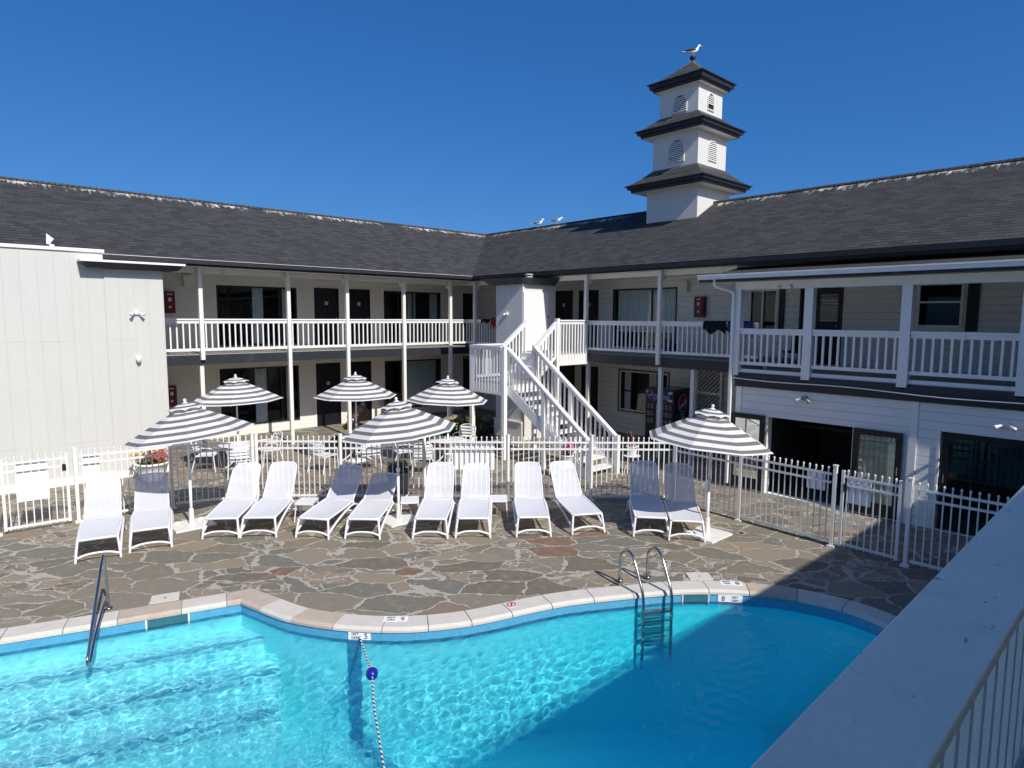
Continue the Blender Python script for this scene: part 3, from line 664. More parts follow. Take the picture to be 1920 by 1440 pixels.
rface([(14.24, -14, EZ), (17.87, -14, RZ), (17.87, 21.35, RZ), (14.24, 17.72, EZ)])
rface([(17.87, -14, RZ), (21.5, -14, EZ), (21.5, 24.98, EZ), (17.87, 21.35, RZ)])
rf = mb.build('roof', ROOFM, rw)
mb = MB(); mb.tube([(17.87, -14, RZ), (17.87, 21.35, RZ)], .06, 6); mb.build('ridge_cap', ROOFT, rf)
mb = MB(); mb.box(14.21, 14.265, -14, 17.72, EB, EZ-.02); mb.box(14.12, 14.21, -14, 17.68, EZ-.13, EZ-.02); mb.build('gutter', NAVY, rf)
mb = MB(); mb.face([(14.265, -14, EB+.01), (14.3, 17.745, EB+.01), (16.92, LWy, EB+.01), (16.92, -14, EB+.01)]); mb.build('soffit', SOFFIT, rw)
mb = MB(); mb.box(RPx-.05, RPx+.05, 7.95, LPy-.05, 4.93, EB+.005); mb.build('header_beam', TRIM, rw)
mb = MB(); mb.box(RPx-.04, RWx, 7.1, LWy, 2.60, 2.77); mb.build('walkway_deck', CONC, rw)
for a, b in ((7.2, 12.55), (15.45, LPy-.1)): mb = MB(); mb.box(RPx-.10, RPx-.04, a, b, 2.487, 2.745); mb.build('deck_fascia', NAVYB, rw)
mb = MB(); mb.box(RPx, RWx, 7.1, LWy, 2.50, 2.595); mb.build('deck_underside', SOFFIT, rw)
for y, z0, z1 in ((12.66, 2.55, 4.93), (10.07, 2.55, 4.93), (12.66, 0, 2.49), (10.07, 0, 2.49), (9.07, 0, 2.49), (17.9, 2.55, 4.93)):
    mb = MB(); xo = -.15 if z0 else 0; mb.box(RPx-.05+xo, RPx+.05+xo, y-.05, y+.05, z0, z1 if z0 < 1 else EB+.004)
    if z0 > 1: mb.box(RPx-.098, RPx+.048, y-.045, y+.045, 4.82, 4.928)
    mb.build('post', TRIM, rw)
for a, b in ((12.61, 10.12), (10.02, 7.3), (LPy-.1, 15.5)):
    mb = MB(); railing(mb, (RPx-.08, a), (RPx-.08, b), 3.72, 3.72, .93, .145); mb.build('railing', WHITE, rw)

# ------------------------------------------------------------------ gallery house in front of the right wing
gp = thing('poolside_gallery', (Gx, 3, 0), 'white sided poolside house with roofed upper gallery on square posts, in shade at right', 'gallery house')
holesG = [(4.65, 6.38, .02, 1.70), (.55, 3.18, .02, 1.82)]
mb = MB(); FG.wall(mb, -10, 7.1, 0, 2.32, holesG, .2); mb.face([(Gx, 7.1, 0), (RWx, 7.1, 0), (RWx, 7.1, 2.32), (Gx, 7.1, 2.32)]); mb.build('wall', SID_R, gp)
mb = MB()
for a, b, z in ((3.55, 3.68, 2.32), (7.0, 7.13, 2.32)): FG.box(mb, a, b, 0, z, 0, .02)
for h in holesG:
    for u in (h[0]-.04, h[1]): FG.box(mb, u, u+.04, 0, h[3]+.03, 0, .014)
    FG.box(mb, h[0], h[1], h[3], h[3]+.03, 0, .014)
mb.build('corner_trim', WHITE, gp)
mb = MB(); FG.box(mb, -10, 7.15, 2.31, 2.44, 0, .05); FG.box(mb, -10, 7.15, 2.44, 2.60, 0, .09); FG.box(mb, -10, 7.15, 2.46, 2.475, .09, .11); FG.box(mb, -10, 7.15, 2.36, 2.372, .05, .065); mb.build('deck_fascia', NAVYB, gp)
mb = MB(); mb.box(Gx+.002, RWx, -10, 7.1, 2.44, 2.62); mb.build('gallery_deck', CONC, gp)
mb = MB(); FG.box(mb, -10, 7.15, 2.625, 2.70, -.02, .03); mb.build('skirt_board', WHITE, gp)
for y in (7.14, 5.60, 3.84, 2.08, .32, -1.44, -3.2):
    w_ = .07 if y > 7 else .085
    mb = MB(); FG.box(mb, y-w_, y+w_, 2.56, 4.43, -.07, .10)
    FG.box(mb, y-w_+.03, y+w_-.03, 2.53, 2.56, .03, .09); mb.build('post', WHITE, gp)
for a, b in ((7.07, 5.69), (5.51, 3.93), (3.75, 2.17), (1.99, .41), (.23, -1.35)):
    mb = MB(); railing(mb, (Gx-.03, a), (Gx-.03, b), 3.59, 3.59, .83, .145, .07, .10, .04); mb.build('railing', WHITE, gp)
mb = MB(); FG.box(mb, -10, 7.21, 4.43, 4.60, -.07, .09); mb.build('header_beam', TRIM, gp)
mb = MB(); mb.face([(12.98, -10, 4.61), (12.98, 7.9, 4.61), (14.7, 7.9, 4.61), (14.7, -10, 4.61)]); mb.box(14.3, RWx, -10, 7.3, 4.66, 4.70); mb.build('soffit', SOFFIT, gp)
mb = MB(); p4 = [(12.96, -10, 4.70), (14.75, -10, 5.05), (14.75, 7.92, 5.05), (12.96, 7.92, 4.70)]
mb.face(p4, [(p[1], (14.75-p[0])+2) for p in p4]); rf = mb.build('roof', ROOFS, gp)
mb = MB(); mb.face([(12.98, 7.9, 4.61), (12.98, 7.9, 4.70), (14.75, 7.9, 5.05), (14.75, 7.9, 4.61)]); mb.build('gable_board', NAVY, rf)
mb = MB(); mb.box(12.86, 12.965, -10, 7.95, 4.66, 4.76); mb.box(12.845, 12.86, -10, 7.95, 4.74, 4.765); mb.box(12.9, 12.97, -10, 7.93, 4.60, 4.66, 1); mb.build('gutter', [WHITE, NAVY], rf)
mb = MB(); mb.tube(crom([(12.92, 7.55, 4.66), (12.92, 7.55, 4.55), (12.97, 7.5, 4.49), (13.12, 7.28, 4.41), (13.17, 7.22, 4.33), (13.17, 7.22, 4.1)], 4), .035, 8)
mb.box(13.14, 13.20, 7.19, 7.25, .1, 4.15); mb.build('downpipe', WHITE, rf)
mb = MB(); pts = [(Gx-.12, 7.2-.46*i, 2.50-.018*math.sin(i*.9)-.006*i) for i in range(18)]; mb.tube(pts, .011, 5); mb.build('cable', METALW, gp)
# open room behind the folding doors
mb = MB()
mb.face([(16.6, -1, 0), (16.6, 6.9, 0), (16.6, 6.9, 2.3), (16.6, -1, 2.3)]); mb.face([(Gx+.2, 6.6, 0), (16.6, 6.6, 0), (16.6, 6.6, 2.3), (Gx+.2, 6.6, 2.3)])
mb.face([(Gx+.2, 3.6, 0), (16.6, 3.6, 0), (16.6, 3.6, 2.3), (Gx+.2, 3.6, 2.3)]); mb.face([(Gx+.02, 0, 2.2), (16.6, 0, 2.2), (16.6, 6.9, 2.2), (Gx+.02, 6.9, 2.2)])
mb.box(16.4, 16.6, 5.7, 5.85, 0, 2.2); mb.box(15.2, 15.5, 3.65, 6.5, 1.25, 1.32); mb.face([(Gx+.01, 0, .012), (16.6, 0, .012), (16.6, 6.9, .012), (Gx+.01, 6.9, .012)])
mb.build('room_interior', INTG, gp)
def leaf_door(fr, u0, u1, z0, z1, n, cols=1, rows=1, st=.11, nm='folding_door', hd='r', parent=gp, gm=GLASST):
    d = MB()
    for a in (u0, u1-st): fr.box(d, a, a+st, z0, z1, n, n+.04)
    for a, b in ((z0, z0+.24), (z1-st, z1)): fr.box(d, u0+st, u1-st, a, b, n, n+.04)
    for c in range(1, cols): uc = u0+st+(u1-u0-2*st)*c/cols; fr.box(d, uc-.012, uc+.012, z0+.24, z1-st, n+.008, n+.035)
    for r in range(1, rows): zc = z0+.24+(z1-z0-.24-st)*r/rows; fr.box(d, u0+st, u1-st, zc-.012, zc+.012, n+.007, n+.034)
    o = d.build(nm, DOORM, parent)
    g = MB(); g.face([fr.pt(u0+st, z0+.24, n+.02), fr.pt(u1-st, z0+.24, n+.02), fr.pt(u1-st, z1-st, n+.02), fr.pt(u0+st, z1-st, n+.02)]); g.build('pane', gm, o)
    k = MB(); uk = u1-st/2 if hd == 'r' else u0+st/2; k.beam(fr.pt(uk, z0+.85, n+.06), fr.pt(uk, z0+1.0, n+.06), .02, .03); k.build('door_handle', STEEL, o)
    return o
leaf_door(FG, 6.42, 7.22, .05, 1.72, .03); leaf_door(FG, 3.76, 4.62, .05, 1.70, .03, hd='l')
leaf_door(FG, 1.88, 3.15, .04, 1.80, -.08, 3, 4, .10, 'french_door', gm=GLASS); leaf_door(FG, .58, 1.86, .04, 1.80, -.08, 3, 4, .10, 'french_door', 'l', gm=GLASS)

# ------------------------------------------------------------------ blank white block at far left
bk = thing('pool_house_block', (0, 17.1, 0), 'tall blank white panelled block at the far left edge beside the motel wing', 'building block')
mb = MB(); mb.box(-20, 3.02, 17.08, 18.6, 0, 5.20); mb.build('wall', PANEL, bk)
mb = MB(); mb.box(3.02, 4.22, 17.05, 18.6, 0, 4.85); mb.build('wall', PANEL, bk, label='slightly lower wall section under the small flat canopy')
mb = MB(); mb.box(-20, 3.05, 17.04, 17.3, 5.20, 5.27); mb.build('parapet_cap', WHITE, bk)
mb = MB(); mb.box(-20, 3.02, 17.045, 17.08, .0, .16); mb.box(3.02, 4.22, 17.015, 17.05, 0, .14); mb.build('base_board', TRIM, bk)
cn = MB(); z0, z1 = 4.86, 4.99
cn.solid([(2.72, 16.82, z0), (4.50, 16.82, z0), (4.50, 17.6, z0), (2.72, 17.6, z0), (2.54, 16.70, z1-.02), (4.62, 16.70, z1-.02), (4.62, 17.6, z1-.02), (2.54, 17.6, z1-.02)]); o_ = cn.build('canopy', NAVY, bk)
mb = MB(); mb.box(2.52, 4.64, 16.68, 17.6, z1-.018, z1+.03); mb.build('canopy_edge', WHITE, o_)
t = thing('roof_vent', (2.1, 17.3, 5.27), 'small white slanted vent cowl on top of the blank white block', 'roof vent')
mb = MB(); mb.lathe([(.05, 0), (.05, .06), (.03, .07)], (2.12, 17.3, 5.265), 10); mb.build('stub', METALW, t)
mb = MB(); mb.solid([(2.02, 17.27, 5.34), (2.07, 17.27, 5.33), (2.07, 17.33, 5.33), (2.02, 17.33, 5.34), (2.03, 17.27, 5.56), (2.16, 17.27, 5.45), (2.16, 17.33, 5.45), (2.03, 17.33, 5.56)]); mb.tube([(2.1, 17.3, 5.33), (2.08, 17.3, 5.4)], .012, 6); mb.build('cowl', METALW, t)

# ------------------------------------------------------------------ cupola on the right ridge
CX, CY = 17.85, 11.47
cu = thing('cupola', (CX, CY, 6.6), 'three tier white cupola with dark flared eaves rising from the right roof ridge', 'cupola')
def tier(h, z0, z1):
    mb = MB(); mb.box(CX-h, CX+h, CY-h, CY+h, z0, z1); return mb.build('tier_wall', TOWM, cu)
def hat(h, zt, zb, hw_in, ztop, apex=False):
    mb = MB(); sq = lambda r, z: [(CX-r, CY-r, z), (CX+r, CY-r, z), (CX+r, CY+r, z), (CX-r, CY+r, z)]
    prof_ = [(h-.15, zb), (h-.13, zb+.09), (h-.06, zb+.10), (h-.05, zt-.035), (h, zt-.03), (h, zt)]
    for (a, za), (b, zb_) in zip(prof_, prof_[1:]):
        A, B = sq(a, za), sq(b, zb_)
        for i in range(4): mb.face([A[i], A[(i+1) % 4], B[(i+1) % 4], B[i]])
    o = mb.build('eave_cornice', NAVY, cu)
    mb = MB(); mb.face(list(reversed(sq(h-.15, zb+.004)))); mb.build('soffit', SOFFIT, o)
    mb = MB(); n = 6; run = h-hw_in
    for k in range(n):
        t0, t1 = k/n, (k+1)/n; f_ = lambda t: (h-run*t, zt+(ztop-zt)*(t**1.35)); (a, za), (b, zb_) = f_(t0), f_(t1)
        A, B = sq(a, za), sq(max(b, .02), zb_)
        for i in range(4):
            mb.face([A[i], A[(i+1) % 4], B[(i+1) % 4], B[i]], [(-a, run*(1-t0)*1.15), (a, run*(1-t0)*1.15), (b, run*(1-t1)*1.15), (-b, run*(1-t1)*1.15)])
    mb.build('roof', ROOFT if apex else ROOFS, o)
tier(.90, 5.9, 7.72); hat(1.4, 7.90, 7.69, .79, 8.36); tier(.79, 8.2, 9.36); hat(1.21, 9.55, 9.33, .67, 9.92); tier(.67, 9.8, 10.72); hat(.97, 10.94, 10.69, .02, 11.66, True)
def louver(fr, u, z0, w, h, lab=None, gap=False):
    o = MB(); n = 14; pts = [(u-w/2, z0), (u+w/2, z0)]+[(u+w/2*math.cos(a), z0+h-w/2+w/2*math.sin(a)) for a in [i*math.pi/n for i in range(n+1)]]
    o.tube([fr.pt(a, b, .01) for a, b in pts], .022, 6, closed=True); f = o.build('louver_vent', TOWM, cu)
    b = MB(); b.face([fr.pt(a, c, .006) for a, c in pts]); b.build('vent_opening', BLACK, f)
    s_ = MB(); z = z0+.02
    while z < z0+h-.05:
        hw = w/2-.01 if z < z0+h-w/2 else math.sqrt(max(1e-4, (w/2)**2-(z-(z0+h-w/2))**2))-.01
        if not (gap and z0+.02 < z < z0+.15): s_.solid([fr.pt(u-hw, z-.012, .03), fr.pt(u+hw, z-.012, .03), fr.pt(u+hw, z-.004, .038), fr.pt(u-hw, z-.004, .038), fr.pt(u-hw, z+.022, .008), fr.pt(u+hw, z+.022, .008), fr.pt(u+hw, z+.028, .014), fr.pt(u-hw, z+.028, .014)])
        z += .055
    s_.build('vent_slats', WHITE, f)
louver(Fr('x', CY-.79), CX+.0, 8.52, .44, .62); louver(Fr('y', CX-.79), CY-.05, 8.50, .56, .66)
louver(Fr('x', CY-.67), CX+.0, 10.02, .34, .50, gap=True); louver(Fr('y', CX-.67), CY-.05, 9.98, .48, .50)
mb = MB(); mb.lathe([(.05, 0), (.05, .05), (.085, .08), (.09, .12), (.06, .16), (0, .17)], (CX, CY, 11.63), 12); mb.build('finial_cap', BLACK, cu, True)

# ------------------------------------------------------------------ corner shaft and outside stair
cl = thing('utility_shaft', (14.1, 14.8, 0), 'white panelled shaft with dark flat hat standing in the corner of the two walkways', 'utility shaft')
mb = MB(); mb.box(13.35, 14.78, 14.2, 15.42, 0, 4.84); mb.build('wall', PANELY, cl)
mb = MB(); mb.box(13.80, 14.44, 14.165, 14.2, 2.79, 4.58); mb.box(13.36, 13.78, 14.15, 14.2, 2.79, 4.56); o_ = mb.build('door', WHITE, cl)
mb = MB(); mb.lathe([(0, -.03), (.025, -.02), (.03, 0), (.02, .02), (0, .03)], (14.40, 14.13, 3.83), 8); mb.build('door_handle', BLACK, o_)
mb = MB(); mb.box(13.30, 13.35, 14.15, 15.45, 0, .55); mb.box(13.27, 13.35, 14.15, 15.45, .55, .60); mb.build('base_trim', WHITE, cl)
mb = MB()
def hatp(r, z): return [(13.35-r, 14.55-r, z), (13.65-r*.6, 14.2-r, z), (14.6, 14.2-r, z), (14.78+r, 14.5, z), (14.78+r, 15.42+r, z), (13.35-r, 15.42+r, z)]
A, B = hatp(.14, 4.80), hatp(.36, 4.99)
for i in range(6): mb.face([A[i], A[(i+1) % 6], B[(i+1) % 6], B[i]])
mb.face(list(reversed(A))); mb.face(B); mb.build('roof_hat', paint('slate_hat', (.05, .053, .068), .5, .2, 3, (.2, .19, .18), .1), cl)
mb = MB(); mb.lathe([(.12, 0), (.13, .06), (.10, .10), (.14, .13), (.11, .17), (0, .18)], (13.9, 14.5, 4.98), 10); mb.build('roof_stack', CONC, cl)

st = thing('outside_stair', (11.8, 11, 0), 'white wooden stair with landing and baluster rails climbing to the upper walkway', 'staircase')
nr = 11; zl = 2.05; ybot, ytop = 9.78, 12.58
for i in range(nr-1):
    z = zl*(i+1)/nr; y = ybot+(ytop-ybot)*i/(nr-1)
    mb = MB(); mb.box(11.33, 12.27, y-.02, y+.29, z-.045, z); mb.build('tread', WHITE, st)
for x in (11.30, 12.30):
    mb = MB(); mb.beam((x, ybot-.05, .02), (x, ytop, zl-.12), .05, .26); mb.build('stringer', WHITE, st)
    mb = MB(); railing(mb, (x, 9.68), (x, 12.58), .93, 3.02, 1.0, .15, -.06, .12, .04); mb.build('stair_railing', WHITE, st)
    for y in (9.66, 11.2):
        mb = MB(); mb.box(x-.05, x+.05, y-.05, y+.05, 0, .95 if y < 10 else 1.95); mb.build('newel_post', WHITE, st)
mb = MB(); mb.box(11.2, 12.36, 12.58, 13.98, zl-.05, zl); mb.build('landing', CONC, st)
mb = MB(); mb.box(11.18, 11.22, 12.60, 13.98, zl-.32, zl-.02); mb.box(11.22, 12.36, 13.94, 13.98, zl-.32, zl-.02); mb.box(11.22, 12.3, 12.56, 12.60, zl-.3, zl-.05); mb.build('landing_fascia', WHITE, st)
for x, y, zt in ((11.2, 12.6, 3.04), (11.2, 13.95, 3.04), (12.34, 13.95, 3.04), (12.34, 12.62, 3.04)):
    mb = MB(); mb.box(x-.055, x+.055, y-.055, y+.055, 0, zt); mb.build('newel_post', WHITE, st)
for p, q, za, zb, h, dr in (((11.17, 12.66), (11.17, 13.9), 3.05, 3.05, 1.3, .04), ((11.26, 13.95), (12.3, 13.95), 3.05, 3.05, 1.0, .1), ((12.4, 13.95), (13.3, 13.95), 3.05, 3.74, 1.0, .0), ((12.4, 12.62), (13.2, 12.62), 3.05, 3.72, 1.0, .0), ((13.27, 12.60), (14.5, 12.60), 3.74, 3.74, 1.3, .03)):
    mb = MB(); railing(mb, p, q, za, zb, h, .125, dr, .12, .042); mb.build('stair_railing', WHITE, st)
for i in range(4):
    z = zl+(2.77-zl)*(i+1)/4; mb = MB(); mb.box(12.36+.22*i, 12.62+.22*i, 12.66, 13.92, z-.045, z); mb.box(12.37+.22*i, 12.39+.22*i, 12.66, 13.92, z-.18, z-.045); mb.build('tread', WHITE, st)
mb = MB(); mb.box(13.22, RPx-.05, 12.62, 15.9, 2.70, 2.775); mb.build('upper_platform', CONC, st)
mb = MB(); mb.box(13.22, 14.5, 12.60, 12.64, 2.42, 2.74); mb.box(13.2, 13.24, 12.6, 14.15, 2.42, 2.70); mb.build('platform_fascia', WHITE, st)
mb = MB(); mb.box(13.15, 13.26, 12.55, 12.66, 0, 3.78); mb.build('newel_post', WHITE, st)

# ------------------------------------------------------------------ pool fence and gates
def panel(mb, p, q, zt=1.36, sp=.105, skip=.06):
    p = Vector((*p, 0)); q = Vector((*q, 0)); L = (q-p).length; d = (q-p)/L; a = p+d*skip; b = q-d*skip
    for z, h in ((1.235, .035), (1.095, .035), (.10, .04)): mb.beam(a+Vector((0, 0, z)), b+Vector((0, 0, z)), .03, h)
    n = max(1, round((b-a).length/sp))
    for i in range(n):
        c = a.lerp(b, (i+.5)/n); mb.beam(c+Vector((0, 0, .06)), c+Vector((0, 0, zt-.05)), .018, .018, 0, (d.x, d.y, 0))
        mb.lathe([(.009, -.05), (.018, -.02), (.014, 0), (0, .012)], (c.x, c.y, zt-.012), 5)
def fpost(parent, p, w=.055, zt=1.38):
    mb = MB(); mb.box(p[0]-w/2, p[0]+w/2, p[1]-w/2, p[1]+w/2, 0, zt); mb.box(p[0]-w/2-.008, p[0]+w/2+.008, p[1]-w/2-.008, p[1]+w/2+.008, zt, zt+.02)
    mb.box(p[0]-w/2-.03, p[0]+w/2+.03, p[1]-w/2-.03, p[1]+w/2+.03, 0, .03); mb.build('fence_post', METALW, parent)
def fence(pts, lab, posts=None):
    t = thing('pool_fence', (*pts[0], 0), lab, 'fence', 'white metal pool fence')
    for i, p in enumerate(pts): fpost(t, p)
    for a, b in zip(pts, pts[1:]): mb = MB(); panel(mb, a, b); mb.build('fence_panel', METALW, t)
    return t
def gate(a, b, lab):
    t = thing('pool_gate', (*a, 0), lab, 'gate', 'white metal pool gates'); A = Vector(a); B = Vector(b); d = (B-A).normalized()
    for k, p in enumerate((A+d*.05, B-d*.05)):
        mb = MB(); mb.beam((*p, .06), (*p, 1.33), .045, .045, 0, (d.x, d.y, 0)); mb.build('gate_stile', METALW, t)
    mb = MB(); panel(mb, A+d*.05, B-d*.05, skip=.02); mb.build('gate_panel', METALW, t)
    mb = MB(); p = A+d*.09; mb.beam((*p, 1.0), (*p, 1.12), .05, .06); mb.build('latch', BLACK, t)
lin = lambda a, b, n: [tuple(Vector(a).lerp(Vector(b), i/n)) for i in range(n+1)]
fence(lin((4.84, 13.14), (11.28, 7.36), 5), 'long middle run of white fence behind the loungers, parallel to the pool')
fence([(11.20, 7.28), (11.10, 5.80), (10.98, 4.07)], 'white fence run between the right umbrella and the right gate')
gate((10.98, 3.99), (10.95, 3.04), 'right white gate half in shade by the folding doors')
fence([(10.95, 2.96), (10.98, .9), (11.0, -1.2)], 'shaded white fence run right of the right gate')
fence([(4.78, 13.2), (3.35, 13.62), (1.82, 13.82)], 'white fence run between the left gate and the left umbrella')
gate((1.74, 13.82), (.72, 13.86), 'left white gate with a large blank board by the white block')
fence([(.66, 13.86), (-1.4, 13.9), (-3.4, 13.9)], 'white fence run at the far left edge')
def board(c0, c1, z0, z1, off, lab, name='fence_sign'):
    a = Vector((*c0, 0)); b = Vector((*c1, 0)); d = (b-a).normalized(); n = Vector((d.y, -d.x, 0))*off
    t = thing(name, tuple((a+b)/2+n+Vector((0, 0, z0))), lab, 'sign', 'blank white boards on the pool fence'); mb = MB(); mb.beam(a+n+Vector((0, 0, (z0+z1)/2)), b+n+Vector((0, 0, (z0+z1)/2)), .012, z1-z0); mb.build('board', SIGNM, t)
    mb = MB()
    for p in (a, b):
        for z in (z0+.05, z1-.05): q = p.lerp((a+b)/2, .08)+n*1.2; mb.lathe([(0, -.004), (.008, 0), (0, .004)], (q.x, q.y, z), 6)
    mb.build('bolt', STEEL, t)
board((7.86, 10.47), (8.52, 9.88), .64, 1.22, -.035, 'wide blank white board on the middle fence behind two loungers')
board((10.995, 4.55), (10.985, 4.24), .92, 1.24, -.035, 'small blank white sign on the fence left of the right gate')
board((10.975, 3.88), (10.965, 3.52), .80, 1.24, -.035, 'blank white sign hanging on the right gate')
board((.97, 13.85), (1.42, 13.84), .53, 1.24, -.035, 'tall blank white board on the left gate')
board((1.94, 13.81), (2.19, 13.78), .86, 1.23, -.035, 'small blank white sign beside the left gate post')

# ------------------------------------------------------------------ sun loungers
def lounger(loc, deg, back, lab, hl=1.12, bl=.80):
    t = thing('sun_lounger', (0, 0, 0), lab, 'sun lounger', 'white sun loungers in a row along the fence')
    sd = lambda s: [(.05, s*.265, .335), (.4, s*.275, .345), (.8, s*.28, .355), (hl, s*.275, .37)]
    mb = MB()
    for s in (-1, 1): mb.tube(crom(sd(s), 4), .02, 6)
    mb.tube(crom([(.05, -.265, .335), (.04, 0, .34), (.05, .265, .335)], 4), .022, 6); mb.tube([(hl, -.27, .36), (hl, .27, .36)], .016, 6); mb.build('seat_frame', PLASTIC, t, True)
    mb = MB(); P = []
    for i in range(9):
        u = i/8; x = .06+(hl-.06)*u; P.append([(x, -.26+.52*j/6, .345+.025*u-.022*math.sin(math.pi*j/6)*math.sin(math.pi*min(1, u*1.1+.05))) for j in range(7)])
    mb.grid(P); mb.build('seat_sling', SLING, t, True)
    ca, sa = math.cos(R(back)), math.sin(R(back)); bp = lambda d, y, n=0: (hl+d*ca-n*sa, y, .375+d*sa+n*ca)
    out = [bp(0, -.262), bp(.3, -.258), bp(.6, -.25), bp(.71, -.24), bp(.775, -.185), bp(.79, 0), bp(.775, .185), bp(.71, .24), bp(.6, .25), bp(.3, .258), bp(0, .262)]
    mb = MB(); mb.tube(crom(out, 4), .016, 6); mb.build('back_frame', PLASTIC, t, True)
    mb = MB(); P = []
    for i in range(10):
        u = i/9; d = .78*u; w = .255-.012*u if u < .85 else .245-.05*((u-.85)/.15)**2
        P.append([bp(d, -w+2*w*j/6, -.018*math.sin(math.pi*j/6)*math.sin(math.pi*u)) for j in range(7)])
    mb.grid(P); mb.build('back_sling', SLINGB, t, True)
    for s in (-1, 1):
        mb = MB(); mb.tube(crom([(-.02, s*.30, 0), (.0, s*.29, .12), (.05, s*.265, .33)], 4), .02, 6)
        mb.tube(crom([(.0, s*.295, .10), (.35, s*.30, .22), (.75, s*.305, .30), (1.05, s*.305, .315), (1.28, s*.31, .22), (1.42, s*.315, .0)], 5), .021, 6)
        mb.tube([(hl-.02, s*.275, .36), (hl-.06, s*.305, .31)], .02, 6); mb.build('leg', PLASTIC, t, True)
    mb = MB(); mb.tube(crom([(-.01, -.296, .07), (0, -.15, .115), (0, 0, .125), (0, .15, .115), (-.01, .296, .07)], 4), .018, 6); mb.build('cross_bar', PLASTIC, t, True)
    mb = MB(); mb.tube([(1.36, -.31, .09), (1.36, .31, .09)], .016, 6); mb.build('cross_bar', PLASTIC, t, True)
    t.location = (*loc, 0); t.rotation_euler = (0, 0, R(deg)); return t
LG = [((1.73, 11.44), 77, 46, 'leftmost lounger, in full sun beside the left gate'),
      ((2.45, 11.39), 75, 42, 'lounger left of the left umbrella pole with its back half in shadow'),
      ((3.48, 11.21), 54, 45, 'lounger just right of the left umbrella pole, left of a touching pair'),
      ((3.98, 10.83), 53, 46, 'right lounger of the touching pair, beside a small side table'),
      ((4.65, 10.17), 40, 40, 'lounger turned right, right of the first side table, back shaded'),
      ((5.28, 9.58), 47.5, 26, 'lounger reclined lowest, left of the middle umbrella pole'),
      ((6.16, 8.83), 47.5, 45, 'sunny lounger right of the middle umbrella pole'),
      ((6.73, 8.37), 50, 45, 'lounger in front of the wide blank fence board'),
      ((7.56, 7.72), 50, 44, 'sunny lounger right of the third side table'),
      ((8.41, 7.21), 60, 44, 'lounger turned left before the stair, alone on its right'),
      ((9.09, 6.36), 40, 52, 'left lounger of the shaded pair under the right umbrella'),
      ((9.38, 5.83), 38, 52, 'right lounger of the shaded pair, at the right umbrella pole')]
for l, d, b, lab in LG: lounger(l, d+random.uniform(-1.5, 1.5), b+random.uniform(-2, 2), lab)

def side_table(loc, deg, lab):
    t = thing('side_table', (0, 0, 0), lab, 'side table', 'small white side tables between the loungers')
    mb = MB(); mb.box(-.17, .17, -.15, .15, .335, .36); mb.box(-.19, -.17, -.17, .17, .325, .362); mb.box(.17, .19, -.17, .17, .325, .362); mb.box(-.17, .17, -.17, -.15, .325, .362); mb.box(-.17, .17, .15, .17, .325, .362); mb.build('table_top', PLASTIC, t)
    for x in (-1, 1):
        for y in (-1, 1): mb = MB(); mb.tube([(x*.16, y*.15, .33), (x*.19, y*.18, 0)], .012, 6); mb.build('leg', PLASTIC, t)
    for y in (-1, 1): mb = MB(); mb.tube([(-.17, y*.158, .22), (.17, y*.158, .22)], .010, 6); mb.build('cross_bar', PLASTIC, t)
    t.location = (*loc, 0); t.rotation_euler = (0, 0, R(deg))
side_table((5.05, 11.25), 48, 'small white side table right of the touching lounger pair')
side_table((6.55, 10.05), 56, 'small white side table behind the middle umbrella pole')
side_table((7.88, 9.02), 48, 'small white side table between two sunny loungers, right of the blank board')

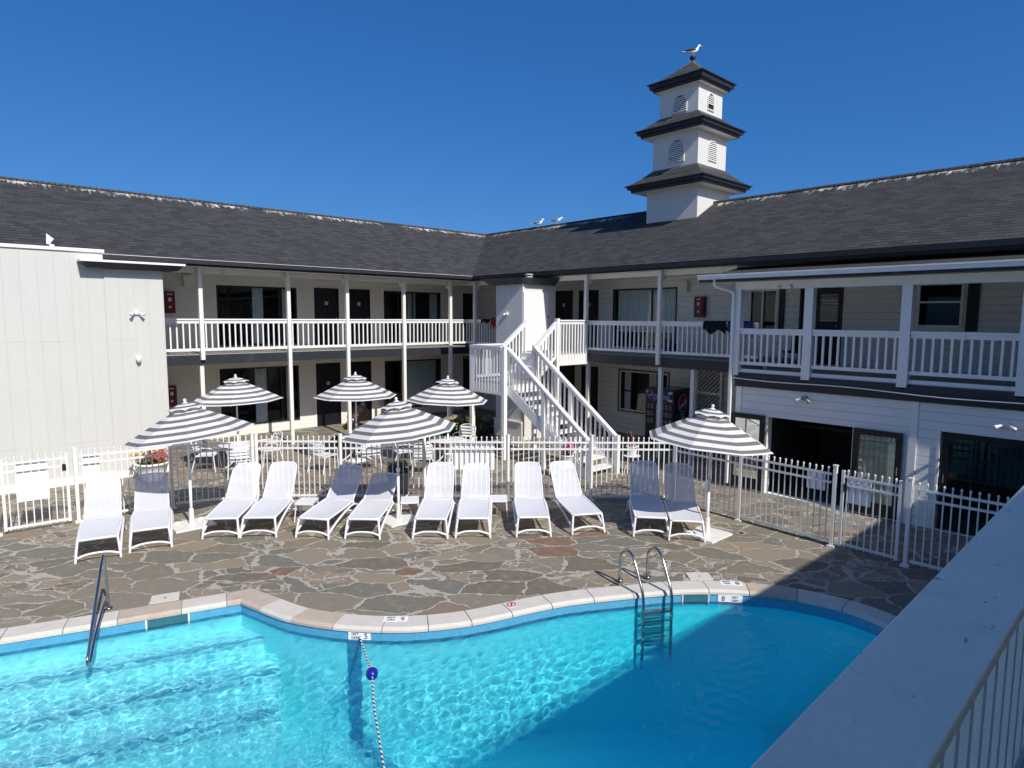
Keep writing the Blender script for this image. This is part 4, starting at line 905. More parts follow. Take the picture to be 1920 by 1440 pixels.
# ------------------------------------------------------------------ umbrellas
def umbrella(loc, tilt, rot, lab, plate=True, grp='striped umbrellas', top=2.22, drop=.55, Rr=1.08, hub=.22):
    t = thing('patio_umbrella', (0, 0, 0), lab, 'umbrella', grp)
    ax = Vector((fw.x, fw.y, 0)).normalized(); T = Matrix.Translation((0, 0, 2.1)) @ Matrix.Rotation(R(tilt), 4, ax) @ Matrix.Rotation(R(rot), 4, 'Z') @ Matrix.Translation((0, 0, -2.1))
    tf = lambda p: tuple(T @ Vector(p))
    cn = lambda k, r, z: (r*math.cos(2*math.pi*k/8), r*math.sin(2*math.pi*k/8), z)
    prz = lambda u: top-drop*(.9*u+.1*u*u)
    mb = MB(); us = [hub, .4, .55, .7, .85, 1.]
    for k in range(8):
        P = []; U = []
        for u in us:
            a = Vector(cn(k, Rr*u, prz(u))); b = Vector(cn(k+1, Rr*u, prz(u))); row = []; ur = []
            for j in range(5):
                q = a.lerp(b, j/4); q.z -= (.003+.006*random.random())*math.sin(math.pi*j/4)*u+.003*math.sin(k*2.3+u*5+loc[0])*(0 if j in (0, 4) else 1); row.append(tf(q)); ur.append((j/4, u))
            P.append(row); U.append(ur)
        mb.grid(P, uv=U)
    c = mb.build('canopy', CANOPY, t)
    mb = MB()
    for k in range(8):
        P = []; U = []
        for u in (.04, .25, .45, .65, .85, 1.):
            a = Vector(cn(k, .31*u, top+.035-.115*u**1.7)); b = Vector(cn(k+1, .31*u, top+.035-.115*u**1.7)); row = []; ur = []
            for j in range(7):
                q = a.lerp(b, j/6); q.z += (.025*math.sin(math.pi*j/6)) if u == 1 else 0; row.append(tf(q)); ur.append((j/6, u))
            P.append(row); U.append(ur)
        mb.grid(P, uv=U)
    mb.build('vent_cap', CANOPYV, c)
    mb = MB()
    for k in range(8):
        mb.tube([tf(cn(k, .03, top-.03)), tf(cn(k, Rr*.99, prz(1)-.012))], .009, 5)
        mb.tube([tf((0, 0, 1.72)), tf(cn(k, Rr*.5, prz(.5)-.02))], .007, 5)
    mb.build('rib_frame', PLASTIC, t)
    mb = MB(); mb.lathe([(.045, top+.02), (.04, top+.04), (.016, top+.05), (.026, top+.065), (.030, top+.08), (.024, top+.10), (0, top+.11)], (0, 0, 0), 12); mb.v = [tf(v) for v in mb.v]; mb.build('finial', PLASTIC, t, True)
    mb = MB(); mb.tube([(0, 0, .0), (0, 0, .95)], .026, 10); mb.tube([(0, 0, .95), tf((0, 0, 2.17))], .019, 10); mb.build('pole', PLASTIC, t, True)
    mb = MB(); mb.tube([(0, 0, .93), (0, 0, 1.0)], .036, 10); mb.tube([(0, 0, 1.2), (.05, 0, 1.2), (.05, 0, 1.26)], .01, 6); mb.build('crank', PLASTIC, t)
    if plate:
        mb = MB(); mb.box(-.34, .34, -.30, .30, .0, .03); mb.lathe([(.045, .03), (.042, .30), (.03, .32)], (0, 0, 0), 12)
        for x in (-.2, .2): mb.box(x-.04, x+.04, .18, .21, .03, .06)
        mb.build('base_plate', METALW, t)
    else:
        mb = MB(); mb.lathe([(.0, .05), (.10, .05), (.22, .03), (.25, 0)][::-1], (0, 0, 0), 20); mb.build('base_plate', PLASTIC, t)
    t.location = (*loc, 0); return t
umbrella((3.32, 12.28), -7.5, 27, 'front left striped umbrella over the second lounger, leaning a little', grp='striped umbrellas over the loungers')
umbrella((6.31, 10.07), -6, 24, 'front middle striped umbrella over the pool loungers', grp='striped umbrellas over the loungers')
umbrella((9.93, 5.77), 5, 15, 'front right striped umbrella by the right fence', grp='striped umbrellas over the loungers')
umbrella((5.5, 16.1), -2, 19, 'back left striped umbrella over the dining table by the white block', False, 'striped umbrellas over the dining tables', top=2.27, drop=.54)
umbrella((8.20, 15.10), 0, 25, 'back middle striped umbrella over a dining table', False, 'striped umbrellas over the dining tables', top=2.25, drop=.53)
umbrella((9.77, 13.18), 2, 21, 'back right striped umbrella beside the stair landing', False, 'striped umbrellas over the dining tables', top=2.2, drop=.53)

# ------------------------------------------------------------------ dining tables and chairs behind the fence
def dtable(loc, lab, used=[None]):
    if used[0] is None:
        t = thing('dining_table', (0, 0, 0), lab, 'table', 'round white dining tables')
        mb = MB(); mb.lathe([(.03, .66), (.44, .66), (.46, .65), (.46, .635), (.43, .625), (.03, .63)], (0, 0, 0), 28); mb.build('tabletop', PLASTIC, t)
        for k in range(4):
            a = math.pi/4+k*math.pi/2; mb = MB(); c, s = math.cos(a), math.sin(a)
            mb.tube(crom([(.30*c, .30*s, .63), (.10*c, .10*s, .36), (.18*c, .18*s, .16), (.40*c, .40*s, 0)], 4), .018, 6); mb.build('leg', PLASTIC, t)
        used[0] = t; t.location = (*loc, 0); return t
    return place(used[0], True, (*loc, 0), .3, lab)
dtable((5.5, 16.1), 'round white dining table under the back left umbrella'); dtable((8.20, 15.10), 'round white dining table under the back middle umbrella'); dtable((9.77, 13.18), 'round white dining table under the back right umbrella')
def mkchair():
    t = thing('dining_chair', (0, 0, 0), 'x', 'chair', 'white dining chairs behind the fence'); w = .235
    mb = MB(); mb.grid([[(-.20+.42*i/4, -w+.02+(2*w-.04)*j/4, .40-.012*math.sin(math.pi*j/4)+.01*i/4) for j in range(5)] for i in range(5)]); mb.tube([(-.2, -w, .40), (.22, -w, .41), (.22, w, .41), (-.2, w, .40)], .013, 6, closed=True); mb.build('seat', PLASTIC, t)
    mb = MB()
    for z, r in ((.50, .0), (.58, .01), (.66, .02), (.74, .028)):
        mb.grid([[(-.215-r-(z-.4)*.16-.03*math.sin(math.pi*j/6)+.0, -w*.92+2*w*.92*j/6, z+dz) for j in range(7)] for dz in (-.028, .028)])
    mb.build('back_slats', PLASTIC, t)
    mb = MB(); mb.tube(crom([(-.20, -w, .40), (-.235, -w, .6), (-.29, -w*.93, .76), (-.32, -w*.5, .81), (-.335, 0, .82), (-.32, w*.5, .81), (-.29, w*.93, .76), (-.235, w, .6), (-.20, w, .40)], 4), .013, 6); mb.build('back_frame', PLASTIC, t, True)
    for s in (-1, 1):
        mb = MB(); mb.tube(crom([(-.245, s*w, .60), (-.1, s*(w+.03), .61), (.12, s*(w+.03), .60), (.20, s*(w+.02), .56), (.21, s*w, .41)], 4), .013, 6); mb.build('armrest', PLASTIC, t, True)
        mb = MB(); mb.tube([(.21, s*w, .41), (.25, s*(w+.02), 0)], .013, 6); mb.build('leg', PLASTIC, t)
        mb = MB(); mb.tube([(-.20, s*w, .40), (-.30, s*(w+.02), 0)], .013, 6); mb.build('leg', PLASTIC, t)
    return t
ch = mkchair()
CH = [((4.88, 16.5), (5.5, 16.1), 'chair at the back left table, facing right, nearest the white block'), ((5.27, 15.42), (5.5, 16.1), 'chair at the back left table seen from behind'),
      ((6.25, 16.15), (5.5, 16.1), 'chair at the back left table, facing left'), ((7.0, 14.55), (8.2, 15.0), 'chair pulled out left of the back middle table'),
      ((7.92, 14.0), (8.2, 15.1), 'chair seen from behind at the back middle table'), ((8.7, 12.75), (9.3, 13.6), 'chair seen from behind left of the back right umbrella pole'),
      ((9.45, 12.4), (9.77, 13.18), 'chair seen from behind, partly behind the wide blank board'), ((8.75, 13.7), (9.77, 13.3), 'chair on the far left side of the back right table'),
      ((10.75, 13.75), (9.77, 13.18), 'chair on the far right side of the back right table below the landing')]
for i, (p, q, lab) in enumerate(CH): place(ch, i > 0, (*p, 0), math.atan2(q[1]-p[1], q[0]-p[0]), lab)

# ------------------------------------------------------------------ planters, shrubs, boulders
def pot(parent, c, r, h, mat, lobes=False):
    mb = MB(); mb.lathe([(r*.62, 0), (r*.7, .02), (r*.85, h*.5), (r*.97, h*.88), (r*1.08, h*.9), (r*1.08, h), (r*.92, h), (r*.9, h*.93)], c, 20); mb.build('pot', mat, parent, True)
    mb = MB(); mb.lathe([(0, h*.93), (r*.92, h*.93)], c, 16); mb.build('soil', SOILM, parent)
t = thing('flower_planter', (3.62, 16.3, 0), 'big round white planter of red and yellow flowers by the white block', 'planter')
pot(t, (3.62, 16.3, 0), .34, .44, PLASTIC)
mb = MB(); leaves(mb, (3.62, 16.3, .53), .34, 260, .05, (1, 1, .45)); mb.build('foliage', LEAF, t)
mb = MB(); leaves(mb, (3.70, 16.2, .60), .32, 380, .035, (1, 1, .5)); mb.build('red_flowers', BLOOMR, t)
mb = MB(); leaves(mb, (3.36, 16.5, .58), .16, 130, .035, (1, 1, .9)); mb.build('yellow_flowers', BLOOMY, t)
t = thing('dark_planter', (7.42, 11.8, 0), 'grey planter with dark leaves in the umbrella shade behind the reclined lounger', 'planter')
pot(t, (7.42, 11.8, 0), .26, .44, CONC); mb = MB(); leaves(mb, (7.42, 11.8, .52), .26, 300, .06, (1, 1, .6)); mb.build('foliage', LEAFD, t)
def stand(loc, r, h, lab):
    t = thing('plant_stand', (*loc, 0), lab, 'plant stand', 'small round plant stands beside the stair'); mb = MB(); mb.lathe([(0, h-.02), (r, h-.02), (r*1.04, h-.005), (r, h), (0, h)], (*loc, 0), 20); mb.build('tabletop', PLASTIC, t)
    for k in range(3):
        a = 2.1*k+.4; c, s = math.cos(a), math.sin(a); mb = MB(); mb.tube([(loc[0]+x*c, loc[1]+x*s, z) for x, z in ((r*.3, h-.02), (r*.35, h*.6), (r*.8, h*.35), (r*.95, 0))], .009, 6); mb.build('leg', PLASTIC, t)
stand((10.92, 10.05), .19, .33, 'low white plant stand left of the stair foot'); stand((12.55, 9.4), .20, .46, 'taller white plant stand right of the stair foot')
t = thing('flower_pot', (10.92, 10.05, .33), 'white pot of pink flowers on the low stand left of the stair', 'flower pot'); pot(t, (10.92, 10.05, .33), .15, .27, PLASTIC)
mb = MB(); leaves(mb, (10.92, 10.05, .70), .15, 160, .05, (1, 1, 1.1)); mb.build('foliage', LEAFR, t); mb = MB(); leaves(mb, (10.94, 10.02, .82), .16, 240, .035, (1, 1, 1)); mb.build('pink_flowers', BLOOMP, t)
t = thing('flower_pot', (12.55, 9.4, .46), 'white pot with bronze spiky leaves on the taller stand right of the stair', 'flower pot'); pot(t, (12.55, 9.4, .46), .14, .24, PLASTIC)
mb = MB()
for _ in range(46):
    a = random.uniform(0, 6.28); l = random.uniform(.18, .45); tl_ = random.uniform(.1, .5); b_ = Vector((12.55, 9.4, .68)); e_ = b_+Vector((math.cos(a)*l*tl_, math.sin(a)*l*tl_, l)); w_ = Vector((-math.sin(a), math.cos(a), 0))*.012
    mb.face([b_-w_, b_+w_, e_])
mb.build('foliage', LEAFR, t)
for i, (x, y, r, h, lab) in enumerate([(11.9, 16.1, .36, .34, 'low green shrub right of the back right umbrella'), (12.6, 16.6, .42, .42, 'bushy green shrub left of the landing post'), (13.0, 15.9, .38, .36, 'shaded shrub beside the corner shaft'),
                                       (12.2, 15.3, .34, .30, 'shrub behind the landing posts, nearest the pool'), (11.2, 15.6, .30, .28, 'small bright shrub seen through the fence under the middle umbrella'), (13.6, 17.0, .36, .4, 'dark shrub at the back of the planted corner'), (10.3, 16.6, .28, .26, 'small shrub between the two back umbrellas'), (8.9, 17.4, .26, .22, 'spiky low shrub at the walkway edge behind the dining chairs')]):
    t = thing('shrub', (x, y, 0), lab, 'shrub', 'shrubs in the planted corner under the walkways')
    mb = MB()
    for k in range(5): a = k*1.3; mb.tube([(x, y, 0), (x+r*.4*math.cos(a), y+r*.4*math.sin(a), h*.8)], [.012, .005], 5)
    mb.build('stem', SOILM, t); mb = MB()
    for k in range(4): leaves(mb, (x+random.uniform(-.4, .4)*r, y+random.uniform(-.4, .4)*r, h*random.uniform(.45, .9)), r*.7, 150, .055, (1, 1, .6))
    mb.build('foliage', LEAF, t)
mb = MB(); mb.grid([[(11.0+3.3*i/8+.12*math.sin(j*2.1+i), 14.9+2.9*j/8+.12*math.cos(i*1.7+j), .02+.05*math.sin(math.pi*i/8)*math.sin(math.pi*j/8)) for j in range(9)] for i in range(9)]); mb.build('planting_bed', SOILM, kind='structure')
for i, (x, y, r, lab) in enumerate([(13.15, 17.75, .26, 'tan boulder lowest beside the walkway post'), (13.6, 17.85, .30, 'largest sunlit tan boulder under the walkway'), (14.05, 17.55, .22, 'small pale boulder right of the walkway post'), (14.5, 17.2, .26, 'grey boulder in shade behind the landing'), (12.7, 17.7, .2, 'flat tan boulder at the left end of the rock row')]):
    mb = MB(); i0 = len(mb.v); nz_ = 9; nn = 14; P = []
    for a in range(nz_):
        th = math.pi*a/(nz_-1); P.append([(x+r*(1+.18*math.sin(3*b*.449+i+a*.6)+.07*math.sin(b*1.9+a*1.3+i))*math.sin(th)*math.cos(b*2*math.pi/nn), y+r*.85*(1+.15*math.cos(2*b*.449+i*2)+.06*math.sin(b*2.3+a))*math.sin(th)*math.sin(b*2*math.pi/nn), r*.62+r*.72*math.cos(th)*(1+.1*math.sin(a+i+b*.4))) for b in range(nn+1)])
    for row in P: row[-1] = row[0]
    mb.grid(P); mb.build('boulder', ROCKM, None, True, lab, 'boulder', 'boulders at the planted corner')

# ------------------------------------------------------------------ ladder, step rail, float rope
t = thing('pool_ladder', (7.3, 5.0, 0), 'stainless steel pool ladder with four treads at the deep end', 'pool ladder')
for f_, p_ in (((7.17, 5.53), (6.97, 4.98)), ((7.56, 5.33), (7.32, 4.76))):
    a = Vector((*f_, 0)); b = Vector((*p_, 0)); d = b-a; mb = MB()
    mb.tube(crom([a, a+Vector((0, 0, .34)), a+d*.10+Vector((0, 0, .47)), a+d*.32+Vector((0, 0, .53)), a+d*.58+Vector((0, 0, .47)), a+d*.85+Vector((0, 0, .22)), b+d*.02, b+d*.03-Vector((0, 0, .35)), b+d*.03-Vector((0, 0, 1.0))], 6), .021, 10)
    mb.build('handrail', STEEL, t, True); mb = MB(); mb.lathe([(.05, .0), (.045, .02), (.022, .03)], (a.x, a.y, .02), 14); mb.build('deck_flange', STEEL, t, True)
for z in (-.20, -.36, -.53, -.70): mb = MB(); mb.beam((6.96, 4.97, z), (7.31, 4.75, z), .09, .035); mb.build('tread', STEEL, t)
t = thing('step_handrail', (1.5, 9.42, 0), 'dark steel handrail looping out over the pool steps at left', 'handrail')
mb = MB(); mb.tube(crom([(1.50, 9.42, 0), (1.49, 9.40, .45), (1.46, 9.31, .74), (1.43, 9.2, .76), (1.34, 8.93, .60), (1.18, 8.48, .24), (1.10, 8.26, .04), (1.07, 8.19, -.04), (1.08, 8.21, -.10), (1.12, 8.32, -.09), (1.22, 8.62, .03), (1.36, 9.02, .14), (1.46, 9.30, .20), (1.495, 9.41, .16)], 7), .017, 10); mb.build('rail', STEEL, t, True)
mb = MB(); mb.lathe([(.05, 0), (.045, .02), (.022, .03)], (1.5, 9.42, .0), 14); mb.build('deck_flange', STEEL, t, True)
t = thing('float_rope', (3.66, 6.74, -.12), 'black and white safety rope with a blue float crossing the pool', 'safety rope')
pts = crom([(3.665, 6.77, -.10), (3.6, 6.58, -.12), (3.46, 6.2, -.115), (3.36, 5.95, -.10), (3.12, 5.5, -.115), (2.86, 4.95, -.12), (2.68, 4.55, -.12), (2.3, 3.6, -.12), (1.75, 2.2, -.12), (1.35, .98, -.1)], 12)
mb = MB(); mb.tube(pts, .011, 6); mb.build('rope', ROPEM, t, True)
c = Vector((3.36, 5.95, -.10)); d = Vector((.46, .88, 0)).normalized(); mb = MB(); mb.tube([c-d*.085, c-d*.07, c-d*.04, c, c+d*.02], [.012, .045, .062, .068, .067], 14); mb.build('float', paint('blue_float', (.008, .02, .28), .3, .1, 5, None, 0), t, True)
mb = MB(); mb.tube([c+d*.02, c+d*.04, c+d*.07, c+d*.085], [.067, .062, .045, .012], 14); mb.build('float_end', PLASTIC, t, True)

# ------------------------------------------------------------------ gulls
def gull(loc, rz, s, lab, down=False, wingm=None):
    t = thing('gull', (0, 0, 0), lab, 'gull', 'gulls on the roof'); mb = MB()
    hd = [(.15, .235), (.165, .27), (.19, .30), (.215, .30), (.235, .285)] if not down else [(.16, .22), (.18, .245), (.205, .245), (.225, .225), (.235, .20)]
    sp_ = [(-.25, .115, .006), (-.20, .118, .02), (-.14, .125, .04), (-.06, .125, .062), (.03, .135, .072), (.10, .165, .06), (.135, .20, .042)]+[(x, z, r) for (x, z), r in zip(hd, (.034, .033, .034, .028, .010))]
    mb.tube([(x, 0, z) for x, z, r in sp_], [r for *_, r in sp_], 12); b = mb.build('body', PLASTIC, t, True)
    for sd_ in (-1, 1):
        mb = MB(); mb.tube([(-.30, sd_*.02, .125), (-.22, sd_*.035, .14), (-.12, sd_*.055, .155), (-.02, sd_*.062, .165), (.06, sd_*.055, .165), (.10, sd_*.04, .16)], [.004, .014, .028, .036, .028, .006], 8)
        mb.build('wing', wingm or paint('dark_wing_feathers', (.03, .03, .035), .7, .2, 8, None, 0), b, True)
        mb = MB(); mb.tube([(.0, sd_*.025, .08), (.005, sd_*.028, 0), (.04, sd_*.03, .003)], .006, 5); mb.build('leg', BLOOMY, t)
        mb = MB(); mb.lathe([(0, -.005), (.006, 0), (0, .005)], (hd[3][0]+.006, sd_*.026, hd[3][1]+.004), 6); mb.build('eye', BLACK, b)
    mb = MB(); x, z = hd[-1]; mb.tube([(x-.01, 0, z), (x+.03, 0, z-.006 if not down else z-.03), (x+.042, 0, z-.016 if not down else z-.045)], [.010, .008, .002], 6); mb.build('beak', BLOOMY, b)
    mb = MB(); mb.solid([(-.33, -.03, .105), (-.2, -.025, .11), (-.2, .025, .11), (-.33, .03, .105), (-.33, -.03, .113), (-.2, -.025, .124), (-.2, .025, .124), (-.33, .03, .113)]); mb.build('tail', PLASTIC, b)
    t.location = loc; t.rotation_euler = (0, 0, rz); t.scale = (s, s, s)
GREYW = paint('grey_wing_feathers', (.22, .23, .25), .7, .2, 8, None, 0)
gull((CX, CY, 11.795), R(-42), 1.0, 'black backed gull standing on top of the cupola')
gull((17.87, 18.15, RZ+.055), R(-35), .95, 'grey winged gull on the roof ridge, left of the two', wingm=GREYW)
gull((17.87, 17.15, RZ+.055), R(-48), .92, 'pale gull with bowed head on the roof ridge, right of the two', True, GREYW)

# ------------------------------------------------------------------ vending machine
t = thing('vending_machine', (16.2, 10.85, 0), 'dark blue cola vending machine standing behind a post under the right walkway', 'vending machine')
x0, x1, y0, y1, zt = 15.78, 16.55, 10.36, 11.36, 1.76
mb = MB(); mb.box(x0, x1, y0, y1, .04, zt); mb.box(x0-.02, x0, y0+.02, y1-.02, .12, zt-.02); mb.build('cabinet', VEND, t)
FV = Fr('y', x0-.022); mb = MB(); FV.box(mb, y0+.04, y1-.04, 1.36, 1.72, 0, .006); mb.build('header_panel', LOGOB, t)
def globe(fr, u, z, r, n):
    mb = MB(); k = 28; P = [(u+r*.78*math.cos(2*math.pi*i/k), z+r*math.sin(2*math.pi*i/k)) for i in range(k)]; sg = 1 if fr.a == 'x' else -1
    mb.face([fr.pt(u+(a-u)*1.1, z+(b-z)*1.08, n) for a, b in P]); g = mb.build('round_emblem', TXTW, t)
    def band(f0, f1, m_, nn):
        mb = MB(); A = []; B = []
        for i in range(15):
            s_ = -1+2*i/14; h0 = f0(s_); h1 = f1(s_); w = math.sqrt(max(0, 1-s_*s_)); h0 = max(-w, min(w, h0)); h1 = max(-w, min(w, h1))
            A.append(fr.pt(u+sg*r*.78*s_, z+r*h0, nn)); B.append(fr.pt(u+sg*r*.78*s_, z+r*h1, nn))
        mb.grid([A, B]); mb.build('emblem_band', m_, g)
    band(lambda s_: .35*s_+.25*s_**3+.02, lambda s_: 2, LOGOR, n+.003); band(lambda s_: -2, lambda s_: .55*s_**3+.15*s_-.42, LOGOB, n+.003)
globe(FV, y1-.18, 1.56, .12, .010)
def vtext(s_, sz, fr, u, z, n, ang=0, nm='lettering', mt=TXTW):
    m_ = fr.rot() @ Matrix.Rotation(ang, 4, 'Z'); m_.translation = Vector(fr.pt(u, z, n)); return text_mesh(s_, sz, m_, mt, nm, t)
vtext('pepsi', .27, FV, y1-.58, 1.52, .010)
for z in (1.64, 1.42): mb = MB(); FV.box(mb, y0+.06, y0+.20, z-.025, z+.025, .006, .012); mb.build('white_label', SIGNM, t)
mb = MB(); FV.box(mb, y1-.07, y1-.03, 1.60, 1.68, .006, .012); mb.build('white_label', SIGNM, t)
mb = MB(); FV.box(mb, y0+.04, y1-.06, .62, 1.32, -.0, .004); o_ = mb.build('product_panel', BLACK, t)
BOTTLES = [paint('product_can_%d' % i, c, .4, .1, 5, None, 0) for i, c in enumerate([(.16, .15, .15), (.2, .16, .12), (.12, .13, .17), (.24, .22, .2)])]
mb = MB()
for r_ in range(3):
    for c_i, u in enumerate([y1-.13-.12*k for k in range(2)]+[y0+.12+.13*k for k in range(3)]):
        z = 1.22-.22*r_; FV.box(mb, u-.045, u+.045, z-.08, z+.07, .004, .010, random.randrange(4)); FV.box(mb, u-.02, u+.01, z-.06, z+.05, .010, .014, random.randrange(4))
mb.build('product_labels', BOTTLES, o_)
mb = MB(); FV.box(mb, y1-.46, y1-.40, .60, 1.30, .004, .012); mb.build('coin_panel', TXTW, t); mb = MB(); FV.box(mb, y0+.2, y1-.25, .2, .38, .0, .01); mb.build('pickup_slot', BLACK, t)
FS = Fr('x', y0-.002); globe(FS, x0+.42, 1.33, .26, .004); vtext('pepsi', .34, FS, x0+.42, .68, .006, math.pi/2)
t = thing('lattice_screen', (16.8, 9.9, 0), 'cream lattice screen panel in the shaded recess right of the vending machine', 'lattice screen')
FLt = Fr('y', 16.78); mb = MB()
for a, b, c, d_ in ((9.44, 9.50, 0, 2.45), (10.24, 10.30, 0, 2.45), (9.50, 10.24, 1.60, 1.66), (9.50, 10.24, 2.38, 2.45), (9.50, 10.24, .05, .12)): FLt.box(mb, a, b, c, d_, 0, .04)
mb.build('frame', TRIM, t); mb = MB()
for k in range(-14, 9):
    for s_, n in ((-1, .018),):
        a = 9.50+k*.13; pts = []
        for zz, (lo, hi) in ((0, (1.66, 2.38)), (1, (.12, 1.60))):
            h = hi-lo; u0, u1 = (a, a+h) if s_ > 0 else (a+h, a); z0, z1 = lo, hi
            # clip the strip to the panel width
            def cl_(u, z, u_, z_, lim):
                tt = (lim-u)/(u_-u); return lim, z+(z_-z)*tt
            p_, q_ = (u0, z0), (u1, z1)
            if max(p_[0], q_[0]) <= 9.50 or min(p_[0], q_[0]) >= 10.24: continue
            for lim, gt in ((9.50, False), (10.24, True)):
                if (p_[0] > lim) == gt and p_[0] != lim: p_ = cl_(*p_, *q_, lim)
                if (q_[0] > lim) == gt and q_[0] != lim: q_ = cl_(*q_, *p_, lim)
            mb.beam(FLt.pt(*p_, n), FLt.pt(*q_, n), .016, .06, 0, (1, 0, 0))
mb.build('lattice', TRIM, t)

mb = MB(); FLt.box(mb, 9.50, 10.24, .1, 2.4, -.04, -.03); mb.build('slat_shade_sheet', paint('painted_slat_shade', (.28, .27, .24), .8, .2, 3, None, 0), t)  # grey sheet added to paint in the shadow behind the slats

# ------------------------------------------------------------------ wall fittings
def cabinet(fr, u, z0, z1, w, lab):
    t = thing('extinguisher_cabinet', fr.pt(u, z0), lab, 'extinguisher cabinet', 'red fire extinguisher cabinets'); mb = MB(); fr.box(mb, u-w/2, u+w/2, z0, z1, .0, .16); mb.build('box', REDM, t)
    mb = MB(); fr.box(mb, u-w/2+.03, u+w/2-.03, z0+.04, z1-.04, .16, .175); o = mb.build('door', REDM, t); mb = MB(); zc = (z0+z1)/2
    mb.lathe([(0, -.06), (.045, -.05), (.05, 0), (.045, .05), (0, .06)], fr.pt(u, zc+.08, .16), 10); fr.box(mb, u-.03, u+.03, zc-.17, zc-.11, .175, .18); fr.box(mb, u-.07, u+.07, z1-.09, z1-.07, .175, .18); mb.build('white_decal', SIGNM, o)
cabinet(FL, 5.25, 3.87, 4.50, .29, 'red extinguisher cabinet on the upper left walkway beside the white block')
cabinet(FL, 5.18, 1.12, 1.74, .28, 'red extinguisher cabinet on the ground floor, half hidden by the white block')
cabinet(FRt, 10.29, 3.84, 4.44, .31, 'red extinguisher cabinet on the upper right wing wall')
def wbox(fr, u, z0, z1, w, lab):
    t = thing('wall_box', fr.pt(u, z0), lab, 'utility box', 'white utility boxes high on the walls'); mb = MB(); fr.box(mb, u-w/2, u+w/2, z0, z1, 0, .12); mb.build('box', TRIM, t); mb = MB(); fr.box(mb, u-w/2+.02, u+w/2-.02, z0+.03, z1-.03, .12, .13); mb.build('cover', TRIM, t)
wbox(FL, 5.78, 4.66, 5.0, .24, 'white utility box on the upper left wall near the first post'); wbox(FRt, 10.86, 4.58, 4.92, .28, 'white utility box on the upper right wall beside the window')
def ceil_lamp(x, y, z, lab):
    t = thing('ceiling_lamp', (x, y, z), lab, 'ceiling lamp', 'round lamps under the walkway ceilings'); mb = MB(); mb.lathe([(.02, -.09), (.11, -.08), (.14, -.04), (.14, 0)], (x, y, z), 16); mb.build('globe', TRIM, t, True); mb = MB(); mb.lathe([(.15, -.03), (.16, 0)], (x, y, z), 16); mb.build('rim', METALW, t)
ceil_lamp(8.35, 19.0, 5.06, 'round lamp under the left eave between two posts, above the first window'); ceil_lamp(12.3, 19.0, 5.06, 'round lamp under the left eave near the double windows')
ceil_lamp(15.2, 12.0, 5.06, 'round lamp under the right eave left of the big upper window'); ceil_lamp(8.3, 19.0, 2.49, 'round lamp under the left walkway, below the upper floor')
def flood(fr, u, z, lab, mt, n=2):
    t = thing('security_light', fr.pt(u, z), lab, 'security light', 'security lights on the walls'); mb = MB(); fr.box(mb, u-.05, u+.05, z-.04, z+.05, 0, .05); mb.build('base', mt, t)
    for s_ in ((-1, 1) if n == 2 else (0,)):
        mb = MB(); a = Vector(fr.pt(u+s_*.03, z, .04)); b = Vector(fr.pt(u+s_*.07, z-.01, .09)); c = Vector(fr.pt(u+s_*.13, z-.04, .15)); mb.tube([a, b, c, c+(c-b)*.1], [.012, .02, .035, .038], 10); mb.build('lamp_head', mt, t, True)
flood(Fr('x', 17.05), 3.62, 3.86, 'white security light on the blank white block, upper one', PLASTIC); flood(Fr('y', Gx), 5.61, 2.17, 'grey twin security light over the open folding doors', CONC)
flood(Fr('y', Gx), 2.25, 2.05, 'white twin security light over the french doors', PLASTIC); flood(Fr('y', 13.35), 14.9, 3.92, 'white lamp on the side of the corner shaft', PLASTIC, 1)
flood(Fr('y', Gx+.02), 6.1, 4.50, 'small white camera light under the gallery beam between posts', TRIM)
t = thing('dome_camera', (3.61, 17.0, 2.78), 'small white dome camera on the blank white block, lower one', 'camera'); mb = MB(); mb.lathe([(.0, -.09), (.035, -.08), (.055, -.03), (.06, .02), (.05, .03), (0, .035)], (3.61, 16.97, 2.78), 14); mb.build('dome', PLASTIC, t, True); mb = MB(); mb.box(3.56, 3.66, 16.97, 17.05, 2.78, 2.84); mb.build('bracket', PLASTIC, t)
def towel(u0, u1, z, xr, mt, lab, name='towel', dz=.24):
    mb = MB(); n = 12; P = []
    for i in range(n+1):
        u = u0+(u1-u0)*i/n; wv = .012*math.sin(i*1.9)+.008*math.sin(i*4.1); dd = dz*(1+.25*math.sin(i*.8+u0)); P.append([(xr-.075+wv, u, z-dd), (xr-.068+wv, u, z-dd*.5), (xr-.062, u, z+.005), (xr, u, z+.02+wv*.3), (xr+.062, u, z+.003), (xr+.07+wv, u, z-dd*.8)])
    mb.grid(P); mb.build(name, mt, None, True, lab, 'towel' if name == 'towel' else 'clothing', 'cloths drying on the railings')
towel(8.12, 8.75, 3.73, RPx-.08, CLOTHB, 'black garment hung over the right walkway rail', 'garment', .26); towel(7.42, 8.08, 3.73, RPx-.08, CLOTHBL, 'blue towel hung over the right walkway rail', dz=.3)
towel(16.74, 17.02, 3.76, RPx-.08, CLOTHR, 'red towel over the corner rail beside the shaft', dz=.30); towel(17.06, 17.55, 3.73, RPx-.08, CLOTHB, 'dark patterned towel over the corner rail', dz=.12)
t = thing('covered_seat', (10.65, 19.6, 0), 'dark brown slumped seat on the ground floor walkway by the double doors', 'chair'); mb = MB()
mb.tube(crom([(10.25, 19.35, .1), (10.45, 19.45, .34), (10.7, 19.6, .5), (10.9, 19.75, .52), (11.0, 19.85, .4)], 5), [.16]*5+[.24]*5+[.27]*5+[.25]*5+[.16], 12); mb.build('cover', paint('dark_brown_cover', (.018, .010, .009), .5, .4, 6, None, .3), t, True)
